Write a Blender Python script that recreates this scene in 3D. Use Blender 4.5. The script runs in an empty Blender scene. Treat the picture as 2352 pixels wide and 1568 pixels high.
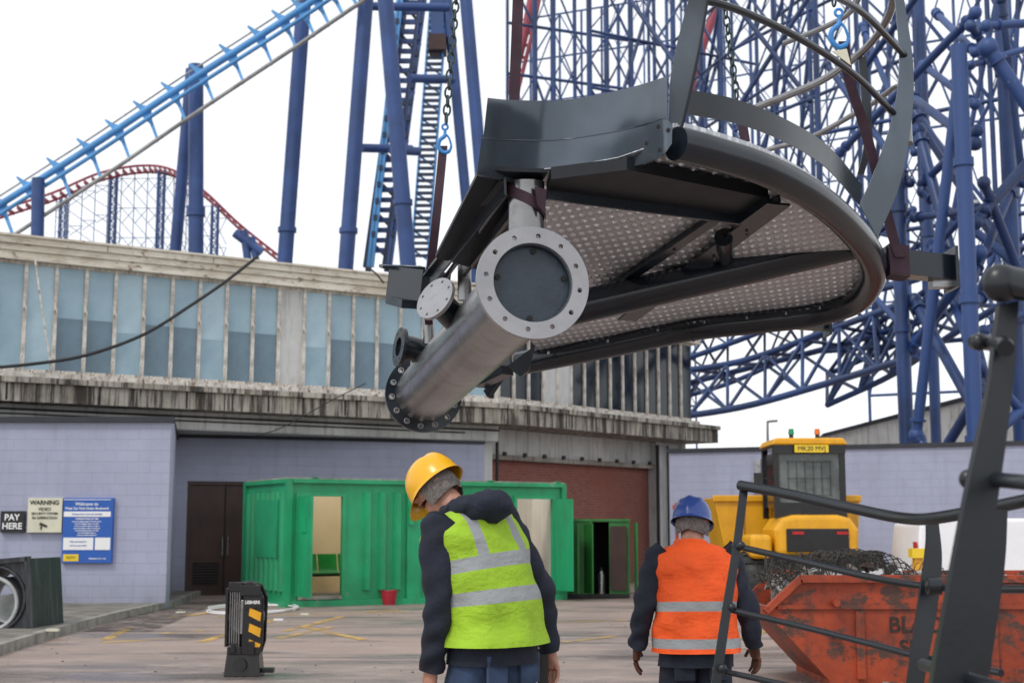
import bpy, bmesh, math, random
from mathutils import Vector, Matrix, noise
random.seed(7)
scene=bpy.context.scene
H=1.5; F=3267.0; TH=math.atan(432/F); CT,ST=math.cos(TH),math.sin(TH)
# bearing/elevation of a surveyed point plus its range along the ground -> world coordinates
def W(px,py,d):
    u=(px-1176)/F; v=(784-py)/F
    y=CT-v*ST; z=ST+v*CT
    return Vector((u*d/y,d,H+z*d/y))
def G(px,py):
    v=(784-py)/F; t=(ST+v*CT)/(CT-v*ST)
    p=W(px,py,-H/t); p.z=0; return p
def DK(px,py,off=0.0):
    u=(px-1176)/F; v=(784-py)/F
    y=CT-v*ST; t=(ST+v*CT)/y; u/=y
    D=(2.804+off)/(t-.0688*u+.1723)
    return Vector((u*D,D,H+t*D))
def cat(pts,n=6):
    P=[Vector(p) for p in pts]; P=[P[0]*2-P[1]]+P+[P[-1]*2-P[-2]]
    out=[]
    for i in range(1,len(P)-2):
        a,b,c,d=P[i-1:i+3]
        for k in range(n):
            t=k/n
            out.append(.5*((2*b)+(c-a)*t+(2*a-5*b+4*c-d)*t*t+(3*b-a-3*c+d)*t**3))
    out.append(P[-2]); return out
# ---------------------------------------------------------------- materials
def newmat(name):
    m=bpy.data.materials.new(name); m.use_nodes=True
    nt=m.node_tree; return m,nt,nt.nodes['Principled BSDF']
def N(nt,t,**k):
    n=nt.nodes.new(t)
    for a,b in k.items():
        if a in('operation','blend_type','data_type','attribute_name','noise_dimensions','use_clamp'): setattr(n,a,b)
        else: n.inputs[a].default_value=b
    return n
def mixc(nt,fac,a,b,bt='MIX'):
    n=nt.nodes.new('ShaderNodeMix'); n.data_type='RGBA'; n.blend_type=bt
    for s,v in((0,fac),(6,a),(7,b)):
        if hasattr(v,'is_output'): nt.links.new(v,n.inputs[s])
        else: n.inputs[s].default_value=v if s==0 else (*v[:3],1)
    return n.outputs[2]
def ramp(nt,src,lo,hi):
    n=nt.nodes.new('ShaderNodeMapRange'); n.inputs[1].default_value=lo; n.inputs[2].default_value=hi
    nt.links.new(src,n.inputs[0]); return n.outputs[0]
def nz(nt,vec,scale,detail=5,rough=.6):
    n=nt.nodes.new('ShaderNodeTexNoise'); n.inputs['Scale'].default_value=scale
    n.inputs['Detail'].default_value=detail; n.inputs['Roughness'].default_value=rough
    nt.links.new(vec,n.inputs['Vector']); return n.outputs['Fac']
def mapv(nt,vec,s):
    n=nt.nodes.new('ShaderNodeVectorMath'); n.operation='MULTIPLY'
    nt.links.new(vec,n.inputs[0]); n.inputs[1].default_value=s; return n.outputs[0]
def bumpn(nt,b,h,st,dist=.01):
    n=nt.nodes.new('ShaderNodeBump'); n.inputs['Strength'].default_value=st; n.inputs['Distance'].default_value=dist
    nt.links.new(h,n.inputs['Height']); nt.links.new(n.outputs[0],b.inputs['Normal']); return n
def M(name,col,rough=.6,metal=0,var=.25,scale=2.5,bump=0,bs=40,streak=0,c2=None,lo=.4,hi=.62,dirt=(.08,.065,.05),spec=None,bd=.01,coat=0,sv=(5,5,.5),scuff=None):
    m,nt,b=newmat(name)
    tc=nt.nodes.new('ShaderNodeTexCoord').outputs['Object']
    c2=c2 or tuple(c*(1-var) for c in col)
    f=ramp(nt,nz(nt,tc,scale),lo,hi)
    out=mixc(nt,f,col,c2)
    if streak:
        s=ramp(nt,nz(nt,mapv(nt,tc,sv),1.6,6,.7),.5,.68)
        mm=N(nt,'ShaderNodeMath',operation='MULTIPLY'); nt.links.new(s,mm.inputs[0]); mm.inputs[1].default_value=streak
        out=mixc(nt,mm.outputs[0],out,dirt)
    if scuff:
        out=mixc(nt,ramp(nt,nz(nt,mapv(nt,tc,scuff[0]),scuff[1],8,.75),scuff[2],scuff[3]),out,scuff[4])
    nt.links.new(out,b.inputs['Base Color'])
    r=nt.nodes.new('ShaderNodeMapRange'); r.inputs[3].default_value=max(0,rough-.08); r.inputs[4].default_value=min(1,rough+.1)
    nt.links.new(nz(nt,tc,scale*3),r.inputs[0]); nt.links.new(r.outputs[0],b.inputs['Roughness'])
    b.inputs['Metallic'].default_value=metal
    if coat: b.inputs['Coat Weight'].default_value=coat; b.inputs['Coat Roughness'].default_value=.12
    if spec is not None: b.inputs['Specular IOR Level'].default_value=spec
    if bump: bumpn(nt,b,nz(nt,tc,bs,4),bump,bd)
    return m
def brickmat(name,c1,c2,mortar,bw,bh,ms,rough=.8,dirt=.25):
    m,nt,b=newmat(name)
    tc=nt.nodes.new('ShaderNodeTexCoord').outputs['Object']
    sp=nt.nodes.new('ShaderNodeSeparateXYZ'); nt.links.new(tc,sp.inputs[0])
    cb=nt.nodes.new('ShaderNodeCombineXYZ')
    ad=N(nt,'ShaderNodeMath',operation='ADD'); nt.links.new(sp.outputs[0],ad.inputs[0]); nt.links.new(sp.outputs[1],ad.inputs[1])
    nt.links.new(ad.outputs[0],cb.inputs[0]); nt.links.new(sp.outputs[2],cb.inputs[1])
    br=nt.nodes.new('ShaderNodeTexBrick'); nt.links.new(cb.outputs[0],br.inputs['Vector'])
    for k,v in(('Color1',(*c1,1)),('Color2',(*c2,1)),('Mortar',(*mortar,1)),('Scale',1),('Mortar Size',ms),('Brick Width',bw),('Row Height',bh),('Mortar Smooth',.3)):
        br.inputs[k].default_value=v
    o=mixc(nt,ramp(nt,nz(nt,tc,.6),.35,.7),br.outputs['Color'],tuple(c*.8 for c in c1))
    s=ramp(nt,nz(nt,mapv(nt,tc,(3,3,.35)),1.2,6,.7),.52,.75)
    mm=N(nt,'ShaderNodeMath',operation='MULTIPLY'); nt.links.new(s,mm.inputs[0]); mm.inputs[1].default_value=dirt
    o=mixc(nt,mm.outputs[0],o,tuple(c*.45 for c in c1))
    g=nt.nodes.new('ShaderNodeMapRange'); g.inputs[1].default_value=.0; g.inputs[2].default_value=.7; g.inputs[3].default_value=.8; g.inputs[4].default_value=0
    nt.links.new(sp.outputs[2],g.inputs[0]); gm=N(nt,'ShaderNodeMath',operation='MULTIPLY'); nt.links.new(g.outputs[0],gm.inputs[0]); nt.links.new(nz(nt,tc,2.5),gm.inputs[1])
    o=mixc(nt,gm.outputs[0],o,(.12,.11,.10))
    nt.links.new(o,b.inputs['Base Color']); b.inputs['Roughness'].default_value=rough
    inv=N(nt,'ShaderNodeMath',operation='SUBTRACT'); inv.inputs[0].default_value=1; nt.links.new(br.outputs['Fac'],inv.inputs[1])
    bumpn(nt,b,inv.outputs[0],.5,.01)
    return m
steel=M('anthracite_paint',(.012,.018,.027),.19,.0,.3,3,.3,45,bd=.0012)
steeld=M('anthracite_underside_paint',(.013,.017,.023),.45,.0,.3,3,.2,45,bd=.001,spec=.35)
steelb=M('balustrade_paint',(.012,.016,.022),.3,.0,.3,3,.3,45,bd=.0015)
steelg=M('satin_steel',(.32,.32,.325),.24,.9,.3,1.5,.08,50,.6,bd=.001,dirt=(.13,.12,.115),sv=(1.2,6,6))
fasc=M('fascia_paint',(.115,.14,.17),.18,.55,.25,1.6,.12,50,bd=.0015)
flangem=M('machined_flange',(.36,.365,.385),.45,.35,.15,6,.1,80,bd=.001)
capm=M('blue_grey_cap',(.025,.040,.060),.45,0,.2,8,.8,45,bd=.004)
dark=M('dark_void',(.008,.008,.009),.7)
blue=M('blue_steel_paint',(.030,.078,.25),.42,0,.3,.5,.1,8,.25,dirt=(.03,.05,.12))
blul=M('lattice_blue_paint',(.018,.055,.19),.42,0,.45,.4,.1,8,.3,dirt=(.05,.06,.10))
bluef=M('hazed_blue_steel',(.045,.10,.27),.5,0,.3,.3)  # lighter blue, distance haze painted into the colour
bluefl=M('flaking_blue_paint',(.026,.066,.21),.5,0,.3,.7,.2,6,.0,c2=(.5,.5,.48),lo=.64,hi=.655)
navy=M('navy_truss_paint',(.025,.045,.10),.5)
lblue=M('sky_blue_paint',(.10,.34,.70),.45,0,.2,.8)
greyrail=M('weathered_rail',(.38,.39,.39),.5,.2,.4,1)
red=M('red_track_paint',(.34,.055,.085),.5,0,.3,.5)
whitew=M('weathered_white_fascia',(.76,.72,.63),.7,0,.3,.9,.3,12,.5,c2=(.60,.55,.45),dirt=(.25,.17,.10),sv=(1.2,1.2,5),scuff=((1,1,2),3,.58,.64,(.20,.13,.08)))
conc=M('stained_concrete',(.40,.37,.32),.85,0,.5,.8,.5,9,.7,dirt=(.07,.06,.05))
ledgem=M('streaked_ledge_concrete',(.46,.43,.37),.85,0,.35,1.2,.5,9,.6,dirt=(.12,.08,.05),sv=(2,2,.5),scuff=((4.5,4.5,.22),1.5,.47,.56,(.05,.042,.036)))
concw=M('painted_concrete',(.62,.63,.62),.8,0,.25,.5,.3,9,.6,dirt=(.20,.18,.15))
roofm=M('bitumen_edge',(.03,.034,.045),.6)
framew=M('peeling_white_frame',(.74,.71,.65),.6,0,.35,6,.2,30,.4,dirt=(.30,.19,.11),scuff=((3,3,1),4,.55,.61,(.20,.11,.06)))
glassA=M('frosted_pane',(.31,.45,.53),.22,0,.25,.8,c2=(.23,.36,.44))
glassB=M('lower_frosted_panel',(.15,.235,.30),.3,0,.3,.9,.0,9,.25,dirt=(.10,.15,.19))
glassC=M('pale_pane',(.42,.57,.65),.18,0,.2,.7,c2=(.31,.45,.53))
glassD=M('dark_window_pane',(.012,.018,.026),.08,0,.3,.7)
lilac=brickmat('lilac_blockwork',(.40,.42,.55),(.385,.405,.535),(.35,.37,.48),.44,.215,.008,.75,.35)
brickm=brickmat('red_brick',(.30,.095,.07),(.20,.06,.048),(.25,.17,.14),.225,.075,.010)
brown=M('brown_door_paint',(.065,.030,.025),.5,0,.35,1.5,.2,20,.4,dirt=(.02,.015,.012))
green=M('green_container_paint',(.015,.37,.155),.4,0,.25,.9,.15,15,.5,c2=(.012,.28,.115),dirt=(.04,.17,.08),sv=(2.5,2.5,.6),scuff=((1,1,1),2.5,.64,.67,(.30,.33,.26)))
dgreen=M('dark_green_paint',(.03,.20,.04),.5,0,.4,1,.1,15,.4,dirt=(.04,.07,.02))
cream=M('cream_interior',(.85,.66,.40),.7,0,.06)
palei=M('pale_interior',(.80,.73,.63),.7,0,.1,1.5,0,9,.4,dirt=(.45,.38,.30))
seatg=M('green_plastic',(.03,.34,.06),.35)
orange=M('orange_skip_paint',(.42,.062,.018),.55,0,.4,1.4,.5,14,.9,c2=(.27,.040,.014),dirt=(.08,.032,.02),sv=(3,3,1.4),scuff=((1,1,1.6),2.6,.52,.58,(.085,.040,.030)))
orangeb=M('orange_barrier_paint',(.6,.10,.02),.5)
yellow=M('yellow_machine_paint',(.82,.40,.01),.35,0,.15,2,0,9,.3,dirt=(.35,.18,.03))
black=M('black_rubber',(.018,.018,.019),.55,0,.3,5,.3,30)
blackp=M('black_moulded_plastic',(.022,.025,.032),.42,0,.3,5,.3,20,.5,dirt=(.12,.12,.12))
blackg=M('black_gloss_paint',(.012,.012,.014),.25,0,.3,5)
white=M('white_van_paint',(.88,.89,.92),.3,0,.05)
whitep=M('white_plastic',(.8,.8,.8),.4,0,.05)
redp=M('red_plastic',(.45,.02,.04),.4)
signb=M('blue_sign_panel',(.02,.11,.46),.4,0,.1)
signc=M('cream_sign_panel',(.72,.70,.55),.5,0,.15)
lettw=M('white_letter',(.85,.85,.85),.5,0,.02)
lettb=M('black_letter',(.03,.028,.025),.6,0,.1)
lettfd=M('faded_black_stencil',(.05,.028,.025),.7,0,.6,30)
platey=M('yellow_plate',(.85,.60,.03),.4,0,.05)
skin=M('skin_tone',(.48,.24,.17),.5,0,.2,20)
hairm=M('grey_hair',(.22,.20,.19),.85,0,.5,90,.8,200)
navycl=M('navy_cloth',(.012,.017,.034),.85,0,.35,6,.8,40,bd=.006)
denim=M('blue_denim',(.045,.08,.16),.9,0,.45,7,.6,60,bd=.006)
glove=M('brown_leather_glove',(.13,.045,.022),.7,0,.5,14,.6,60)
hatY=M('yellow_helmet_plastic',(.88,.45,.012),.25,0,.06,4)
hatB=M('blue_helmet_plastic',(.035,.08,.32),.25,0,.2,4)
strap=M('purple_webbing',(.055,.024,.040),.75,0,.3,8,.7,140,bd=.003)
chainm=M('chain_steel',(.045,.07,.075),.4,.6,.3,10)
hookb=M('blue_hook_paint',(.05,.27,.68),.4,0,.2,10)
glassv=M('vehicle_glass',(.13,.155,.155),.1,0,.5,3)
lampr=M('red_lamp_lens',(.5,.01,.01),.2); lampo=M('amber_lens',(.8,.18,.01),.2); lampg=M('green_lens',(.01,.3,.12),.2)
debm=M('rubble_mix',(.36,.33,.30),.9,0,.7,9,c2=(.05,.045,.04))
wirem=M('rusty_wire',(.06,.055,.05),.7,.3,.4,9)
kerbm=M('kerb_concrete',(.30,.29,.26),.9,0,.4,3,.4,20)
pavem=M('pavement_concrete',(.22,.205,.18),.9,0,.4,2,.4,20,c2=(.11,.10,.085))
pipeg=M('grey_pipe',(.50,.51,.51),.6,0,.3,3,.2,9)
def groundmat():
    m,nt,b=newmat('wet_worn_tarmac')
    tc=nt.nodes.new('ShaderNodeTexCoord').outputs['Object']
    a=nz(nt,tc,.16,8,.65); c=nz(nt,mapv(nt,tc,(.3,1,1)),.45,8,.75); fine=nz(nt,tc,38,3,.6)
    o=mixc(nt,ramp(nt,a,.38,.62),(.335,.25,.21),(.225,.175,.155))
    o=mixc(nt,ramp(nt,c,.48,.60),o,(.125,.105,.098))
    o=mixc(nt,ramp(nt,nz(nt,mapv(nt,tc,(.5,1,1)),1.7,8,.8),.50,.66),o,(.38,.305,.265))
    o=mixc(nt,ramp(nt,nz(nt,mapv(nt,tc,(.25,1.4,1)),.9,6,.7),.56,.62),o,(.12,.10,.092))
    f2=N(nt,'ShaderNodeMath',operation='MULTIPLY'); nt.links.new(ramp(nt,fine,.45,.75),f2.inputs[0]); f2.inputs[1].default_value=.5
    o=mixc(nt,f2.outputs[0],o,(.40,.33,.30))
    nt.links.new(o,b.inputs['Base Color'])
    r=nt.nodes.new('ShaderNodeMapRange'); r.inputs[1].default_value=.45; r.inputs[2].default_value=.62; r.inputs[3].default_value=.8; r.inputs[4].default_value=.25
    nt.links.new(c,r.inputs[0]); nt.links.new(r.outputs[0],b.inputs['Roughness'])
    bumpn(nt,b,fine,.35,.01); return m
groundm=groundmat()
def worn(name,col,lo=.40,hi=.56):
    m,nt,b=newmat(name); tc=nt.nodes.new('ShaderNodeTexCoord').outputs['Object']
    b.inputs['Base Color'].default_value=(*col,1); b.inputs['Roughness'].default_value=.8
    nt.links.new(ramp(nt,nz(nt,tc,2.2,8,.8),lo,hi),b.inputs['Alpha']); return m
yline=worn('worn_yellow_paint',(.56,.36,.10)); darkpatch=worn('damp_patch',(.09,.08,.075),.42,.6)
def gratemat():
    m,nt,b=newmat('perforated_tread_plate')
    tc=nt.nodes.new('ShaderNodeTexCoord').outputs['Object']
    mp=nt.nodes.new('ShaderNodeMapping'); mp.inputs['Rotation'].default_value=(0,0,math.radians(14)); nt.links.new(tc,mp.inputs[0])
    sp=nt.nodes.new('ShaderNodeSeparateXYZ'); nt.links.new(mp.outputs[0],sp.inputs[0])
    def cell(o,size):
        a=N(nt,'ShaderNodeMath',operation='MULTIPLY'); nt.links.new(o,a.inputs[0]); a.inputs[1].default_value=1/size
        f=N(nt,'ShaderNodeMath',operation='FRACT'); nt.links.new(a.outputs[0],f.inputs[0])
        s=N(nt,'ShaderNodeMath',operation='SUBTRACT'); nt.links.new(f.outputs[0],s.inputs[0]); s.inputs[1].default_value=.5
        return s.outputs[0]
    cb=nt.nodes.new('ShaderNodeCombineXYZ'); nt.links.new(cell(sp.outputs[0],.048),cb.inputs[0]); nt.links.new(cell(sp.outputs[1],.085),cb.inputs[1])
    ln=N(nt,'ShaderNodeVectorMath',operation='LENGTH'); nt.links.new(cb.outputs[0],ln.inputs[0])
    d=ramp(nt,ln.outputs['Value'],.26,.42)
    o=mixc(nt,d,(.93,.96,1.0),(.50,.52,.56))  # near-white dots paint in sky light showing through the perforations
    pl=ramp(nt,nz(nt,tc,1.0),.4,.75); o=mixc(nt,pl,o,(.50,.52,.55))
    nt.links.new(o,b.inputs['Base Color']); b.inputs['Metallic'].default_value=.3; b.inputs['Roughness'].default_value=.32
    al=nt.nodes.new('ShaderNodeMapRange'); al.inputs[1].default_value=.18; al.inputs[2].default_value=.28; al.inputs[3].default_value=.66; al.inputs[4].default_value=1
    nt.links.new(ln.outputs['Value'],al.inputs[0]); nt.links.new(al.outputs[0],b.inputs['Alpha'])
    bumpn(nt,b,d,.6,-.010); return m
grate=gratemat()
def vestmat(name,col,bands,vert=None):
    m,nt,b=newmat(name)
    at=nt.nodes.new('ShaderNodeAttribute'); at.attribute_name='rest'
    sp=nt.nodes.new('ShaderNodeSeparateXYZ'); nt.links.new(at.outputs['Vector'],sp.inputs[0])
    def cmp(o,op,v):
        n=N(nt,'ShaderNodeMath',operation=op); nt.links.new(o,n.inputs[0]); n.inputs[1].default_value=v; return n.outputs[0]
    def mul(a,c,op='MULTIPLY'):
        n=N(nt,'ShaderNodeMath',operation=op); nt.links.new(a,n.inputs[0]); nt.links.new(c,n.inputs[1]); return n.outputs[0]
    msk=None
    for lo,hi in bands:
        k=mul(cmp(sp.outputs[2],'GREATER_THAN',lo),cmp(sp.outputs[2],'LESS_THAN',hi)); msk=k if msk is None else mul(msk,k,'MAXIMUM')
    if vert:
        ax=N(nt,'ShaderNodeMath',operation='ABSOLUTE'); nt.links.new(sp.outputs[0],ax.inputs[0])
        k=mul(cmp(ax.outputs[0],'GREATER_THAN',vert[0]),cmp(ax.outputs[0],'LESS_THAN',vert[1])); k=mul(k,cmp(sp.outputs[2],'GREATER_THAN',vert[2]))
        msk=mul(msk,k,'MAXIMUM')
    tc=at.outputs['Vector']
    base=mixc(nt,ramp(nt,nz(nt,tc,5),.35,.75),col,tuple(c*.72 for c in col))
    base=mixc(nt,ramp(nt,nz(nt,tc,9,7,.75),.60,.72),base,tuple(c*.6 for c in col))
    o=mixc(nt,msk,base,(.30,.32,.33))
    nt.links.new(o,b.inputs['Base Color']); b.inputs['Roughness'].default_value=.75
    bumpn(nt,b,nz(nt,mapv(nt,tc,(1,1,1.8)),9,4),.9,.02)
    return m
vestY=vestmat('lime_hi_vis',(.36,.60,.025),[(1.215,1.27),(1.08,1.135)],(.085,.135,1.24))
vestO=vestmat('orange_hi_vis',(1.0,.115,.012),[(1.115,1.165),(.925,.975)])
# ---------------------------------------------------------------- mesh builder
ORG={}
class B:
    def __init__(s): s.v=[];s.f=[];s.m=[];s.sm=[];s.mats=[];s.rest=None
    def mi(s,m):
        if m not in s.mats: s.mats.append(m)
        return s.mats.index(m)
    def add(s,vs,fs,m,smooth=False):
        o=len(s.v); s.v+=[Vector(v) for v in vs]; k=s.mi(m)
        for f in fs: s.f.append([o+i for i in f]); s.m.append(k); s.sm.append(smooth)
        return s
    def tube(s,pts,r,m,seg=12,caps=True,sq=1.0,smooth=True,up=None):
        P=[Vector(p) for p in pts]; n=len(P); R=r if isinstance(r,(list,tuple)) else [r]*n
        T=[(P[min(i+1,n-1)]-P[max(i-1,0)]).normalized() for i in range(n)]
        u=Vector(up) if up else (Vector((0,0,1)) if abs(T[0].z)<.9 else Vector((1,0,0)))
        vs=[];fs=[]
        for i in range(n):
            u=(u-T[i]*u.dot(T[i])).normalized(); w=T[i].cross(u)
            for k in range(seg):
                a=2*math.pi*k/seg+(math.pi/seg if seg==4 else 0)
                vs.append(P[i]+(u*math.cos(a)+w*math.sin(a)*sq)*R[i])
        for i in range(n-1):
            for k in range(seg):
                k2=(k+1)%seg; fs.append([i*seg+k,i*seg+k2,(i+1)*seg+k2,(i+1)*seg+k])
        s.add(vs,fs,m,smooth and seg>5)
        if caps: s.add(vs[:seg],[list(range(seg))[::-1]],m); s.add(vs[-seg:],[list(range(seg))],m)
        return s
    def box(s,c,size,m,X=(1,0,0),Y=(0,1,0),Z=(0,0,1),taper=1.0):
        c=Vector(c);X=Vector(X).normalized();Y=Vector(Y).normalized();Z=Vector(Z).normalized();a,b,d=[q/2 for q in size]
        vs=[]
        for z in(-1,1):
            t=taper if z>0 else 1
            for x,y in((-1,-1),(1,-1),(1,1),(-1,1)): vs.append(c+X*a*x*t+Y*b*y*t+Z*d*z)
        return s.add(vs,[[3,2,1,0],[4,5,6,7],[0,1,5,4],[1,2,6,5],[2,3,7,6],[3,0,4,7]],m)
    def bb(s,x0,x1,y0,y1,z0,z1,m,taper=1.0): return s.box(((x0+x1)/2,(y0+y1)/2,(z0+z1)/2),(x1-x0,y1-y0,z1-z0),m,taper=taper)
    def beam(s,a,b,w,h,m,up=(0,0,1)):
        a=Vector(a);b=Vector(b);X=(b-a).normalized();Y=Vector(up).cross(X).normalized();Z=X.cross(Y)
        return s.box((a+b)/2,((b-a).length,w,h),m,X,Y,Z)
    def prism(s,poly,off,m):
        P=[Vector(p) for p in poly];o=Vector(off);n=len(P)
        fs=[list(range(n)),list(range(2*n-1,n-1,-1))]+[[(i+1)%n,i,i+n,(i+1)%n+n] for i in range(n)]
        return s.add(P+[p+o for p in P],fs,m)
    def sheet(s,A,Bp,off,m,smooth=True):   # strip between two polylines, given thickness vector
        A=[Vector(p) for p in A];Bp=[Vector(p) for p in Bp];o=Vector(off);n=len(A)
        vs=A+Bp+[p+o for p in A]+[p+o for p in Bp]
        f1=[[i,i+1,n+i+1,n+i] for i in range(n-1)]; f2=[[2*n+i+1,2*n+i,3*n+i,3*n+i+1] for i in range(n-1)]
        s.add(vs,f1+f2,m,smooth)
        s.add(vs,[[i+1,i,2*n+i,2*n+i+1] for i in range(n-1)]+[[n+i,n+i+1,3*n+i+1,3*n+i] for i in range(n-1)]+[[0,n,3*n,2*n],[2*n-1,n-1,3*n-1,4*n-1]],m)
        return s
    def torus(s,c,ax,R,r,m,e=1.0,longax=None,seg=12,sg=6):
        c=Vector(c);ax=Vector(ax).normalized(); l=Vector(longax) if longax else ax.orthogonal(); l=(l-ax*l.dot(ax)).normalized(); w=ax.cross(l)
        pts=[];
        for i in range(seg):
            a=2*math.pi*i/seg
            pts.append((c+l*math.cos(a)*R*e+w*math.sin(a)*R,(l*math.cos(a)+w*math.sin(a)*1.0).normalized()))
        vs=[];fs=[]
        for i,(p,d) in enumerate(pts):
            for k in range(sg):
                b=2*math.pi*k/sg; vs.append(p+d*math.cos(b)*r+ax*math.sin(b)*r)
        for i in range(seg):
            for k in range(sg):
                fs.append([i*sg+k,i*sg+(k+1)%sg,((i+1)%seg)*sg+(k+1)%sg,((i+1)%seg)*sg+k])
        return s.add(vs,fs,m,True)
    def ball(s,c,r,m,sx=1,sy=1,sz=1,seg=14,rg=8):
        c=Vector(c);vs=[];fs=[]
        for i in range(rg+1):
            t=math.pi*i/rg
            for k in range(seg):
                a=2*math.pi*k/seg; vs.append(c+Vector((math.sin(t)*math.cos(a)*r*sx,math.sin(t)*math.sin(a)*r*sy,math.cos(t)*r*sz)))
        for i in range(rg):
            for k in range(seg): fs.append([i*seg+k,(i+1)*seg+k,(i+1)*seg+(k+1)%seg,i*seg+(k+1)%seg])
        return s.add(vs,fs,m,True)
    def mesh(s,name,org):
        me=bpy.data.meshes.new(name); me.from_pydata([v-org for v in s.v],[],s.f)
        for m in s.mats: me.materials.append(m)
        me.polygons.foreach_set('material_index',s.m); me.polygons.foreach_set('use_smooth',s.sm)
        if s.rest:
            at=me.attributes.new('rest','FLOAT_VECTOR','POINT')
            for i,r in enumerate(s.rest): at.data[i].vector=r
        me.update(); return me
def link(o): scene.collection.objects.link(o); return o
def thing(name,label,cat_,loc=(0,0,0),group=None,kind=None,rotz=0):
    o=link(bpy.data.objects.new(name,None)); o.location=loc; o.rotation_euler=(0,0,rotz); o.empty_display_size=.2
    o['label']=label;o['category']=cat_
    if group:o['group']=group
    ORG[o.name]=Vector(loc) if not rotz else Vector((0,0,0)); return o
def part(b,name,parent,label=None,bev=0):
    org=ORG[parent.name]; o=link(bpy.data.objects.new(name,b.mesh(name,org))); o.parent=parent; ORG[o.name]=org
    if label:o['label']=label
    if bev:
        md=o.modifiers.new('bevel','BEVEL'); md.width=bev; md.segments=3; md.limit_method='ANGLE'; md.angle_limit=math.radians(40)
    return o
def solo(b,name,label,cat_,org=None,group=None,kind=None):
    org=Vector(org) if org is not None else sum(b.v,Vector())/len(b.v)
    o=link(bpy.data.objects.new(name,b.mesh(name,org))); o.location=org; ORG[o.name]=org
    if kind: o['kind']=kind
    o['label']=label;o['category']=cat_
    if group:o['group']=group
    return o
def text(s,name,parent,loc,size,mat,rotz=0,align='CENTER',tilt=math.pi/2,bold=0,sx=1.0):
    cu=bpy.data.curves.new(name,'FONT'); cu.body=s; cu.size=size; cu.extrude=.002; cu.align_x=align; cu.align_y='CENTER'; cu.offset=bold
    t=bpy.data.objects.new('t',cu); link(t); bpy.context.view_layer.update()
    me=bpy.data.meshes.new_from_object(t.evaluated_get(bpy.context.evaluated_depsgraph_get()))
    bpy.data.objects.remove(t)
    me.transform(Matrix.Diagonal((sx,1,1,1))); me.materials.clear(); me.materials.append(mat)
    o=link(bpy.data.objects.new(name,me)); o.parent=parent
    o.location=Vector(loc)-ORG[parent.name]; o.rotation_euler=(tilt,0,rotz); return o
def wallmesh(L,z0,z1,th,mat,ops=()):
    b=B(); xs=sorted({0,L,*[o[0] for o in ops],*[o[1] for o in ops]})
    for a,c in zip(xs,xs[1:]):
        mid=(a+c)/2; zs=[z0]
        for o in ops:
            if o[0]<=mid<=o[1]: zs+= [o[2],o[3]]
        zs.append(z1)
        for p,q in zip(zs[::2],zs[1::2]):
            if q-p>1e-4: b.bb(a,c,0,th,p,q,mat)
    return b
def local(b,name,parent,p0,ang,**k):
    """part whose mesh lives in its own wall-aligned frame"""
    o=link(bpy.data.objects.new(name,b.mesh(name,Vector()))); o.rotation_euler=(0,0,ang); ORG[o.name]=Vector()
    if parent: o.parent=parent; o.location=Vector(p0)-ORG[parent.name]
    else: o.location=p0
    for a,c in k.items(): o[a]=c
    return o
# ---------------------------------------------------------------- ground
b=B(); b.add([(-400,-60,0),(400,-60,0),(400,900,0),(-400,900,0)],[[0,1,2,3]],groundm)
solo(b,'ground','worn damp brown grey tarmac yard','ground',(0,0,0),kind='structure')
def stripe(p,q,w,mat,z=.004):
    p=G(*p);q=G(*q);d=(q-p).normalized();n=Vector((-d.y,d.x,0))*w/2; up=Vector((0,0,z))
    return [p-n+up,q-n+up,q+n+up,p+n+up]
b=B()
for i,(p,q) in enumerate([((235,1475),(400,1466)),((300,1440),(240,1470)),((370,1455),(470,1448)),((460,1475),(640,1420)),((500,1415),(930,1405)),((650,1450),(790,1415)),((700,1440),(840,1470)),((640,1466),(760,1440)),((1290,1475),(1420,1460)),((800,1408),(920,1400)),((1560,1500),(1800,1440)),((380,1420),(500,1405)),((1250,1430),(1440,1425))]):
    b.add(stripe(p,q,.15,yline,.004+.0005*i),[[0,1,2,3]],yline)
solo(b,'road_marking','faded yellow parking bay lines on tarmac','road marking',kind='structure')
b=B(); b.add(stripe((270,1450),(420,1395),1.0,darkpatch,.012),[[0,1,2,3]],darkpatch); solo(b,'tarmac_repair','dark damp repair strip in the tarmac','road patch',kind='structure')
k1=G(-250,1580);k2=G(60,1478);k3=G(250,1424);k4=G(392,1392)
kp=cat([k1,k2,k3,k4,Vector((-6.9,30,0)),Vector((-7.2,32.8,0))],5)
b=B(); b.prism([p+Vector((0,0,.118)) for p in kp]+[Vector((-7.5,33,.118)),Vector((-16,33,.118)),Vector((-16,9,.118))],(0,0,-.118),pavem)
solo(b,'pavement','narrow concrete pavement beside the lilac wall','pavement',kind='structure')
b=B()
for p,q in zip(kp,kp[1:]):
    d=(q-p); b.beam(p+Vector((0.06,0,.06)),q-d*.02+Vector((.06,0,.06)),.13,.14,kerbm)
solo(b,'kerb','weathered concrete kerb stones','kerb',kind='structure')
b=B()
for i in range(260):
    y=random.uniform(8,27); x=random.uniform(-.36,.36)*y
    r=random.uniform(.006,.02); b.ball((x,y,r*.3),r,random.choice([debm,kerbm,pavem,pavem]),sz=.4,seg=6,rg=3)
for px,py in((345,1398),(415,1408),(700,1412),(1345,1365),(120,1470),(640,1425)):
    p=G(px,py); b.box(p+Vector((0,0,.02 if px>120 else .14)),(.16,.1,.03),random.choice([whitep,signc]),X=(1,random.random()-.5,0))
solo(b,'grit','scattered grit and scraps of litter on tarmac','grit',kind='stuff')
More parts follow.
